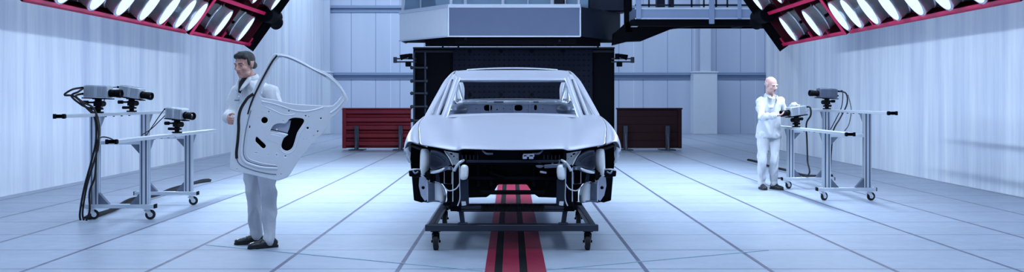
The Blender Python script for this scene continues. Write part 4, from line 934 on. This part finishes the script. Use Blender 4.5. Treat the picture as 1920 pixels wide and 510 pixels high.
def hand_geo(bm, wrist, palm_dir, back, curl, thumb_side, spread=.0, k=1.0, curls=None):
    """palm_dir: wrist to knuckles; back: out of the back of the hand; thumb_side +1/-1 along palm_dir x back"""
    d = Vector(palm_dir).normalized(); b = Vector(back); b = (b - d * b.dot(d)).normalized(); s = d.cross(b) * thumb_side; w = Vector(wrist)
    pr = []
    for t, hw, hd in ((-.01, .024, .018), (.02, .030, .016), (.05, .038, .015), (.085, .040, .013), (.093, .036, .010)):
        c = w + d * t * k; pr.append([c + s * (math.cos(2 * PI * q / 16) * hw * k) + b * (math.sin(2 * PI * q / 16) * hd * k) for q in range(16)])
    rings(bm, pr)
    tips = []
    for i, (off, ln, r) in enumerate(((.030, .92, .0088), (.010, 1.0, .0092), (-.010, .94, .0088), (-.029, .76, .0078))):
        p = w + d * .083 * k + s * off * k; ang = 0; L = [.043 * ln * k, .027 * ln * k, .021 * ln * k]; cu = curls[i] if curls else curl
        dirv = d + s * spread * (off / .03)
        dirv.normalize(); pts = [p - d * .02 * k, p]
        for q, l in enumerate(L):
            ang += cu * (.75, 1.0, .8)[q]
            dv = dirv * math.cos(ang) - b * math.sin(ang); p = p + dv * l; pts.append(p)
        limb(bm, pts, [r * 1.05 * k, r * 1.05 * k, r * k, r * .92 * k, r * .8 * k], 10); tips.append(pts[-1])
    p0 = w + d * .022 * k + s * .022 * k; p1 = w + d * .048 * k + s * .050 * k - b * .012 * k; p2 = p1 + (d * .75 + s * .35 - b * .55).normalized() * .034 * k; p3 = p2 + (d * .8 - s * .05 - b * .6).normalized() * .027 * k
    limb(bm, [p0, p1, p2, p3], [.015 * k, .012 * k, .0105 * k, .0085 * k], 10)
    return tips
def person(J, label, bald, skin, seed):
    t = thing('person', label, 'person', (J['pelvis'][0], J['pelvis'][1], 0))
    V = {k: (v if isinstance(v, (dict, float)) else Vector(v)) for k, v in J.items()}
    fh = V['look'].normalized(); rt = fh.cross(Vector((0, 0, 1))).normalized(); up = rt.cross(fh)
    R = Matrix((rt, fh, up)).transposed()
    sv = (V['sh_l'] - V['sh_r']).normalized(); svh = (V['hip_l'] - V['hip_r']).normalized(); fv = Vector((0, 0, 1)).cross(sv) * -1
    fwd = V['face'].normalized()
    # ---- body: one continuous skin
    bm = NB(); T = head_geo(bm, V['head'], R, 1.06)
    cap(bm, T(0, -.020, -.07), .057, V['neck'], .062); cap(bm, V['neck'], .06, V['chest'], .10)
    cap(bm, V['sh_l'] - Vector((0, 0, .03)), .035, V['sh_r'] - Vector((0, 0, .03)), .035)
    torso(bm, [(V['neck'] - Vector((0, 0, .03)), sv, .09, .06), (V['chest'], sv, .155, .09), (V['waist'], svh, .135, .085), (V['pelvis'], svh, .15, .09), (V['pelvis'] - Vector((0, 0, .06)), svh, .10, .06)])
    for s in 'lr':
        limb(bm, [V['sh_' + s] - Vector((0, 0, .02)), V['el_' + s], V['wr_' + s]], [.034, .032, .026])
        hd = J['hand_' + s]; hand_geo(bm, V['wr_' + s], hd['dir'], hd['back'], hd['curl'], hd['thumb'], hd.get('spread', .05), 1.0, hd.get('curls'))
        limb(bm, [V['hip_' + s], V['kn_' + s], V['an_' + s]], [.072, .048, .036]); cap(bm, V['an_' + s], .034, V['an_' + s] + V['foot_' + s].normalized() * .11 - Vector((0, 0, .048)), .022)
    blob('body', bm, .0048, skin, t, 2)
    # ---- eyes, brows, hair
    for s in (-1, 1):
        bm = NB(); ball(bm, T(s * .031, .0815, .004), (.010, .009, .0055), 12, 8, R=R); finish('eye', bm, M['eye'], t)
        bm = NB(); cap(bm, T(s * .016, .0985, .026), .0045, T(s * .046, .082, .029), .0035, 8); finish('eyebrow', bm, M['hairwhite' if bald else 'hair'], t)
    bm = NB(); cap(bm, T(-.019, .0935, -.0575), .0035, T(.019, .0935, -.0575), .0035, 8); finish('mouth', bm, M['lip'], t)
    bm = NB()
    def E(p, r): ball(bm, T(*p), r, 20, 14, R=R)
    if bald:
        for s in (-1, 1): E((s * .068, -.036, .010), (.011, .036, .030)); 
        E((0, -.088, -.005), (.055, .024, .040))
        blob('hair', bm, .006, M['hairwhite'], t, 3)
    else:
        E((0, -.022, .044), (.083, .099, .083)); E((0, .034, .094), (.066, .054, .038)); E((-.02, .062, .094), (.030, .030, .020)); E((.025, .058, .092), (.032, .030, .020)); E((.045, .045, .080), (.028, .026, .022)); E((-.048, .040, .080), (.024, .028, .022))
        for s in (-1, 1): E((s * .068, .018, .030), (.014, .018, .036)); E((s * .060, -.05, -.015), (.022, .040, .036))
        E((0, -.066, -.012), (.052, .028, .040))
        blob('hair', bm, .005, M['hair'], t, 2, .004, 30, seed)
    # ---- jacket
    bm = NB(); hem = V['hem']
    torso(bm, [(V['neck'] + Vector((0, 0, -.004)), sv, .078, .070), (V['neck'] - Vector((0, 0, .035)), sv, .125, .090), (V['chest'] + Vector((0, 0, .05)), sv, .195, .118), (V['chest'] - Vector((0, 0, .08)), sv, .190, .130), (V['waist'], svh, .180, .128), (V['pelvis'], svh, .195, .140), (hem + Vector((0, 0, .03)), svh, .205, .148), (hem, svh, .200, .145)])
    for s in 'lr':
        limb(bm, [V['sh_' + s], V['el_' + s], V['el_' + s].lerp(V['wr_' + s], .93)], [.070, .060, .047])
        cap(bm, V['chest'] + Vector((0, 0, .08)), .07, V['sh_' + s], .068)
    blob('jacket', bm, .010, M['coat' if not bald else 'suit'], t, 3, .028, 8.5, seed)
    # collar, shirt front, placket, cuffs, pocket
    fr = V['fr'].normalized(); nk = V['neck']; dn = (V['chest'] - nk)
    bm = NB(); pts = []
    for k in range(15):
        a = PI * (.16 + 1.68 * k / 14) ; pts.append(nk + fr * math.cos(a) * .075 + sv * math.sin(a) * .082 + Vector((0, 0, .012 - .022 * math.cos(a))))
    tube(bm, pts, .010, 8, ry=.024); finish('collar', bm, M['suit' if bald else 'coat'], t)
    vd = J.get('vee', .13)
    base = nk + fr * .088; low = nk + fr * .138 - Vector((0, 0, vd))
    bm = NB(); w0 = .050
    grid(bm, [[nk + fr * .050 - sv * w0 + Vector((0, 0, .015)), nk + fr * .078 + Vector((0, 0, .022)), nk + fr * .050 + sv * w0 + Vector((0, 0, .015))],
              [base - sv * w0 * .95 - Vector((0, 0, .02)), base + fr * .012 - Vector((0, 0, .02)), base + sv * w0 * .95 - Vector((0, 0, .02))],
              [low.lerp(base, .45) - sv * w0 * .55, low.lerp(base, .45) + fr * .014, low.lerp(base, .45) + sv * w0 * .55], [low - sv * .006 + fr * .006, low + fr * .01, low + sv * .006 + fr * .006]])
    if J.get('shirt', 1.0) > 0: finish('shirt_front', bm, M['shirt'], t, sub=1, solid=.03)
    else: bm.free()
    for s in (-1, 1):
        bm = NB(); grid(bm, [[nk + fr * .072 + sv * s * .060 + Vector((0, 0, .018)), nk + fr * .050 + sv * s * .090 + Vector((0, 0, .010))], [base + fr * .016 + sv * s * .046 - Vector((0, 0, .03)), base - fr * .004 + sv * s * .100 - Vector((0, 0, .035))], [low + fr * .014 + sv * s * .008, low + fr * .010 + sv * s * .050 + Vector((0, 0, .015))]])
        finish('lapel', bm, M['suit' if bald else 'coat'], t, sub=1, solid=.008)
    bm = NB(); zz = low.z; n = 5
    for k in range(n):
        c = low.lerp(Vector((hem.x, hem.y, hem.z + .05)) + fr * .155, (k + .3) / n) + fr * .008; ball(bm, c, (.007, .007, .007), 8, 6)
    finish('buttons', bm, M['white'], t)
    for s in 'lr':
        e, w_ = V['el_' + s], V['wr_' + s]; dd = (w_ - e).normalized(); a = e.lerp(w_, .86); u, v2 = frame_of(dd)
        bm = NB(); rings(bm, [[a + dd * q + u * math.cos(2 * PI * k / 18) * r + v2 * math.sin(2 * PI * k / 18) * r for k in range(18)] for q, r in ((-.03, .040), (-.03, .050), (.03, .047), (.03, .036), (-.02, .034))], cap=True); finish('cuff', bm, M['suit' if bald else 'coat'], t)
    bm = NB(); c = V['chest'] + fr * .131 + sv * -.085 + Vector((0, 0, -.0)); hexa(bm, [c + sv * x + Vector((0, 0, z)) + fr * y for y in (0, .008) for x, z in ((-.03, -.006), (.03, -.006), (.03, .006), (-.03, .006))]); finish('chest_patch', bm, M['galvdark'], t)
    # ---- trousers
    bm = NB()
    torso(bm, [(V['pelvis'] + Vector((0, 0, .05)), svh, .155, .105), (V['pelvis'] - Vector((0, 0, .02)), svh, .165, .112), (V['pelvis'] - Vector((0, 0, .09)), svh, .150, .10)])
    for s in 'lr':
        kn, an = V['kn_' + s], V['an_' + s]; limb(bm, [V['hip_' + s], kn, an + Vector((0, 0, .035))], [.098, .074, .062]); cap(bm, an + Vector((0, 0, .05)), .062, an + Vector((0, 0, .0)) + fwd * .01, .064)
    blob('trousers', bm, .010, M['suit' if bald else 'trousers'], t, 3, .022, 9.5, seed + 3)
    # ---- shoes
    for s in 'lr':
        an = V['an_' + s]; f = V['foot_' + s].normalized(); sd = Vector((f.y, -f.x, 0)); g = Vector((an.x, an.y, 0))
        sh = bpy.data.objects.new('shoe', None)
        bm = NB()
        def E2(a, b2, z, r): 
            Rm = Matrix((sd, f, Vector((0, 0, 1)))).transposed(); ball(bm, g + f * a + sd * b2 + Vector((0, 0, z)), r, 18, 10, R=Rm)
        E2(-.03, 0, .045, (.040, .050, .042)); E2(.04, 0, .045, (.042, .08, .045)); E2(.12, 0, .036, (.048, .080, .034)); E2(.165, 0, .032, (.044, .050, .029)); E2(.0, 0, .075, (.040, .055, .040))
        o = blob('shoe', bm, .007, M['leather'], t, 3)
        bm = NB(); sole = [(-.085, .0), (-.07, .032), (0, .038), (.07, .042), (.14, .050), (.195, .035), (.218, 0)]
        pts = [g + f * a + sd * b2 + Vector((0, 0, .001)) for a, b2 in sole] + [g + f * a - sd * b2 + Vector((0, 0, .001)) for a, b2 in sole[-2:0:-1]]
        prism(bm, pts, (0, 0, .022)); finish('shoe_sole', bm, M['rubber'], t, bevel=.004)
        bm = NB()
        for k in range(3):
            c = g + f * (.055 + k * .022) + Vector((0, 0, .090 - k * .008)); tube(bm, [c - sd * .024 - Vector((0, 0, .008)), c + Vector((0, 0, .002)), c + sd * .024 - Vector((0, 0, .008))], .003, 6)
        finish('laces', bm, M['rubber'], t)
    return t
def pz(px, Y, z): return Vector(((px - CX) * Y / F, Y, z))
person(dict(
    head=P(459, 121.5, 9.72), look=(-.44, -.88, -.20), face=(-.60, -.80, 0), fr=(-.52, -.85, 0), neck=P(468, 148, 9.80), chest=P(475, 188, 9.84), waist=P(482, 240, 9.86), pelvis=P(487, 278, 9.84), hem=P(487, 312, 9.84),
    sh_r=P(446, 170, 9.95), sh_l=P(507, 169, 9.70), el_r=P(433, 213, 9.92), wr_r=P(428.5, 222, 9.52), el_l=P(530, 222, 9.62), wr_l=P(540, 262, 9.50),
    hand_r=dict(dir=(.30, -.93, -.20), back=(-.93, -.25, .0), curl=.95, thumb=-1, spread=.02), hand_l=dict(dir=(.35, -.35, -.6), back=(.3, 1, 0), curl=.4, thumb=-1),
    hip_r=P(473, 282, 9.92), hip_l=P(500, 282, 9.76), kn_r=P(474, 368, 9.84), kn_l=P(504, 368, 9.62), an_r=pz(481, 9.86, .085), an_l=pz(506, 9.60, .085),
    foot_r=(-.82, -.45, 0), foot_l=(-.78, -.50, 0), vee=.13),
    'dark-haired person in white jacket and trousers holding a bare car door upright', False, M['skin'], 1.0)
person(dict(
    head=P(1446, 159.5, 15.55), look=(.42, -.86, -.28), face=(.30, -.95, 0), fr=(.45, -.88, 0), neck=P(1444, 180.5, 15.62), chest=P(1443, 202, 15.66), waist=P(1442, 230, 15.68), pelvis=P(1441, 248, 15.70), hem=P(1441, 259, 15.70),
    sh_r=P(1426, 191, 15.58), sh_l=P(1462, 190, 15.76), el_r=P(1427, 220, 15.42), wr_r=P(1453, 217, 15.18), el_l=P(1474, 214, 15.78), wr_l=P(1489, 196.5, 15.62),
    hand_r=dict(dir=(.95, .10, .10), back=(.0, -.3, -.95), curl=.45, thumb=1), hand_l=dict(dir=(.75, -.62, -.12), back=(.1, .1, 1), curl=.42, thumb=-1, spread=.15),
    hip_r=P(1431, 252, 15.66), hip_l=P(1451, 252, 15.72), kn_r=P(1429, 303, 15.60), kn_l=P(1450, 303, 15.62), an_r=pz(1428, 15.72, .085), an_l=pz(1451, 15.72, .085),
    foot_r=(.05, -1, 0), foot_l=(.40, -.9, 0), vee=.055, shirt=0.0),
    'bald person in white work suit standing with both hands on a grey camera', True, M['skinold'], 7.0)

# ------------------------------------------------------------------ the car door being held
def door():
    A = pz(432, 9.22, 0); B = pz(650, 9.50, 0); ax = (B - A).normalized(); nrm = Vector((ax.y, -ax.x, 0)); cam0 = Vector((0, 0, H))
    t = thing('car_door', 'bare silver-white inner side of a car door held upright by the dark-haired person', 'car door', A + ax * .5 + Vector((0, 0, .69)))
    def d2(px, py):
        r = Vector(((px - CX) / F, 1, -(py - HY) / F)); q = (A - cam0).dot(nrm) / r.dot(nrm); p = cam0 + r * q
        return ((p - A).dot(ax), p.z)
    Mx = Matrix(((ax.x, 0, nrm.x, A.x), (ax.y, 0, nrm.y, A.y), (0, 1, 0, 0), (0, 0, 0, 1)))
    def d3(px, py, n=0): a, z = d2(px, py); return A + ax * a + Vector((0, 0, z)) + nrm * n
    out = [(517, 101), (530, 102), (545, 106), (561, 113), (574, 120), (587, 127.5), (600, 132), (611, 137), (621, 143), (634, 156), (644, 170), (651, 184), (649.5, 192), (641, 203), (629, 215), (617, 224),
           (611, 240), (598, 256), (586, 268), (575, 281), (560, 299), (549, 317), (541, 329), (532, 334), (520, 337), (499, 333), (477, 328), (455, 323), (434, 318), (432, 312), (433, 290), (437, 249), (441, 217),
           (451, 200), (459, 188), (469, 176.5), (475, 169), (485, 149.5), (496, 131.5), (508, 109.5), (512, 103)]
    win = [(523, 107.5), (540, 109.5), (561, 118.5), (587, 132), (611, 145), (625, 156), (634.5, 168), (641, 177), (639.5, 183), (624.5, 198.5), (600, 198.5), (560, 196.5), (540, 194), (515, 188), (492, 184), (487, 178), (490, 166), (498, 148), (509, 127)]
    cut = [(507, 243), (513, 234), (523, 230.5), (534, 231), (538, 228), (542, 223), (552, 220), (567, 221.5), (571, 227), (567, 235), (558, 249), (553, 266), (548, 278), (539, 283.5), (531, 281), (527, 275), (528, 267), (532, 258), (537, 253), (522, 250), (507, 247.5)]
    slot = [(479, 258), (482.5, 256), (491, 264), (499, 272), (497, 278), (492, 278.5), (484, 271), (478.5, 265)]
    S2 = lambda pts, k=3: smooth2([d2(*p) for p in pts], k)
    outline = S2(out, 2)
    hs = [S2(win, 2), S2(cut), S2(slot), circle2(*d2(496, 225.3), .033, 20), circle2(*d2(468, 237.6), .010, 10, .018), circle2(*d2(480, 287), .019, 10, .006), circle2(*d2(588, 254.7), .014, 10, .006, .9)]
    for x, y, r in ((503.7, 209.6, 1.9), (482.7, 220.6, 1), (507, 223, 1), (531, 226.8, 1.5), (502.5, 290, 1.2), (518.4, 290.7, 1.6), (535, 292.6, 2), (510, 300, 1.2), (482.7, 301.6, 1), (518.4, 309, 1.2), (487, 294, .9),
                    (444, 317, 1.5), (478, 323.6, 1.2), (526.6, 326.4, 1.6), (518, 330.5, 1.1), (541.5, 208, 2.2), (591.5, 206, 2.2), (573, 217, 2.2), (578.5, 219, 1.6), (601.5, 221.8, 2.3), (576.8, 240, 3), (595.6, 246, 2.2),
                    (603.8, 235.6, 1), (606, 208, 1), (568.5, 260.6, 1.2), (575, 260.6, 1), (548.8, 292, 1), (611, 207, .9), (511.5, 203.3, 1.1), (529.4, 204, 1.2), (492.5, 196, 1.3), (493, 188, 1.3), (490, 211, 1), (519, 243, .8)):
        hs.append(circle2(*d2(x, y), r * .0049, 10))
    plate('inner_panel', outline, hs, .006, M['doorm'], t, Mx, .004)
    # outer skin and rim
    low = [p for p in out if p[1] > 196 or p[0] < 470]
    skin = [(489, 184), (515, 189), (560, 198), (600, 200), (628, 200), (641, 203)] + [p for p in out[13:35]] + [(475, 172)]
    o = plate('outer_skin', [d2(*p) for p in skin], [], .004, M['doorm'], t, Mx @ Matrix.Translation((0, 0, -.072)), .002)
    plate('cavity_shade_sheet', [d2(*p) for p in [(x + (500 - x) * .05, y + (260 - y) * .05) for x, y in skin[:-1]]], [], .002, M['black'], t, Mx @ Matrix.Translation((0, 0, -.064)))  # black sheet standing in for the shade inside the door
    bm = NB(); n = len(out); r0 = [bm.verts.new(d3(*p, 0)) for p in out]; r1 = [bm.verts.new(d3(*(p if p[1] > 200 else (p[0] * .992 + 4.3, p[1] * .985 + 2.5)), -.07 if p[1] > 175 else -.035)) for p in out]
    for i in range(n): bm.faces.new((r0[i], r0[(i + 1) % n], r1[(i + 1) % n], r1[i]))
    finish('edge_flange', bm, M['doorm'], t, solid=.003)
    def rib(nm, pts, r, ry, mt='doorm', n=.004, sm=5, closed=False):
        bm = NB(); tube(bm, [d3(*p[:2], n) for p in pts], r, 10, smooth=sm, ry=ry, up=tuple(nrm)); return finish(nm, bm, M[mt], t)
    # window frame roll, rubber channel, hinge-side dark strip standing for seal and edge shade
    rib('window_frame', [(489, 176), (492, 160), (503, 138), (515, 113), (522, 104.5), (540, 107), (561, 116), (587, 130), (611, 141), (623, 150), (635, 162), (645, 177), (645, 187), (633, 202), (620, 212)], .011, .010)
    rib('glass_channel', [(519.5, 104), (512, 113), (505, 124), (493, 146), (484, 164), (475.5, 182), (469, 199), (464.5, 214)], .008, .010, 'rubber', .012)
    rib('glass_channel', [(521, 104.5), (540, 108.5), (561, 117.5), (587, 131), (611, 143.5)], .0025, .004, 'galvdark', .012)
    rib('seal_shade_strip', [(475, 176), (466, 182), (459, 191), (451, 205), (447.5, 222), (447.5, 240), (446, 262), (443.5, 285), (444, 297)], .013, .012, 'rubber', .008)
    rib('seal_shade_strip', [(444, 297), (448, 306), (458, 313), (478, 320), (500, 325), (518, 327)], .004, .006, 'galvdark', .006)
    rib('pressed_ridge', [(469, 200), (462, 222), (456, 250), (453, 275), (453, 292), (459, 303), (472, 309), (492, 314), (520, 316)], .014, .013)
    rib('pressed_ridge', [(475, 205), (469, 222), (464, 250), (461, 275), (461, 288), (467, 298), (482, 304), (500, 308), (518, 310)], .007, .008)
    rib('ridge_shadow_gap', [(470.5, 207), (465.5, 225), (460, 250), (457, 275), (457.2, 290), (463, 300.5), (477, 306.5), (496, 311), (520, 313)], .003, .004, 'galvdark', .008)
    rib('belt_ridge', [(490, 190), (510, 194), (530, 200), (548, 206), (570, 209), (590, 206), (606, 201)], .008, .008)
    rib('belt_ridge', [(497, 200), (513, 207), (528, 214), (540, 216), (553, 214)], .006, .006)
    rib('speaker_rim', [(496, 214.5), (503.5, 218), (506, 226), (502, 234), (494, 236.5), (487.5, 231), (486, 223), (489.5, 216.5), (496, 214.5)], .004, .004)
    rib('cutout_rim', [(575, 229), (571, 238), (562, 251), (557, 267), (552, 280), (541, 287.5), (530, 285), (524.5, 277), (525, 266)], .006, .006)
    rib('cutout_rim', [(574, 240), (566, 255), (562, 272), (555, 288)], .003, .003, 'galvdark')
    # recessed grey plate with window rail behind the opening
    plate('recessed_plate', [d2(*p) for p in ((503, 227), (546, 226), (543, 240), (537, 256), (503, 252))], [], .004, M['inner'], t, Mx @ Matrix.Translation((0, 0, -.03)))
    rib('window_rail', [(507, 245.5), (522, 248.5), (540, 253)], .006, .006, 'galv', -.014, 0)
    rib('window_rail', [(508, 243), (524, 246), (541, 250)], .003, .004, 'black', -.012, 0)
    for pts in (((508, 251), (528, 256), (526, 272), (500, 262)),):
        bm = NB(); prism(bm, [d3(*p, .002) for p in pts], nrm * .006); finish('raised_pad', bm, M['doorm'], t, bevel=.004)
    for x, y, r in ((518.4, 290.7, .020), (535, 292.6, .018), (502.5, 290, .014), (576.8, 240, .024), (541.5, 208, .018), (591.5, 206, .016)):
        a, z = d2(x, y); bm = NB(); tube(bm, [A + ax * (a + r * math.cos(q * PI / 6)) + Vector((0, 0, z + r * math.sin(q * PI / 6))) + nrm * .005 for q in range(13)], .003, 6); finish('hole_boss', bm, M['doorm'], t)
M['doorm'] = mat('door_primer', (0.66, 0.69, 0.75), 0.42, 0.2, var=0.05, vscale=6)
door()
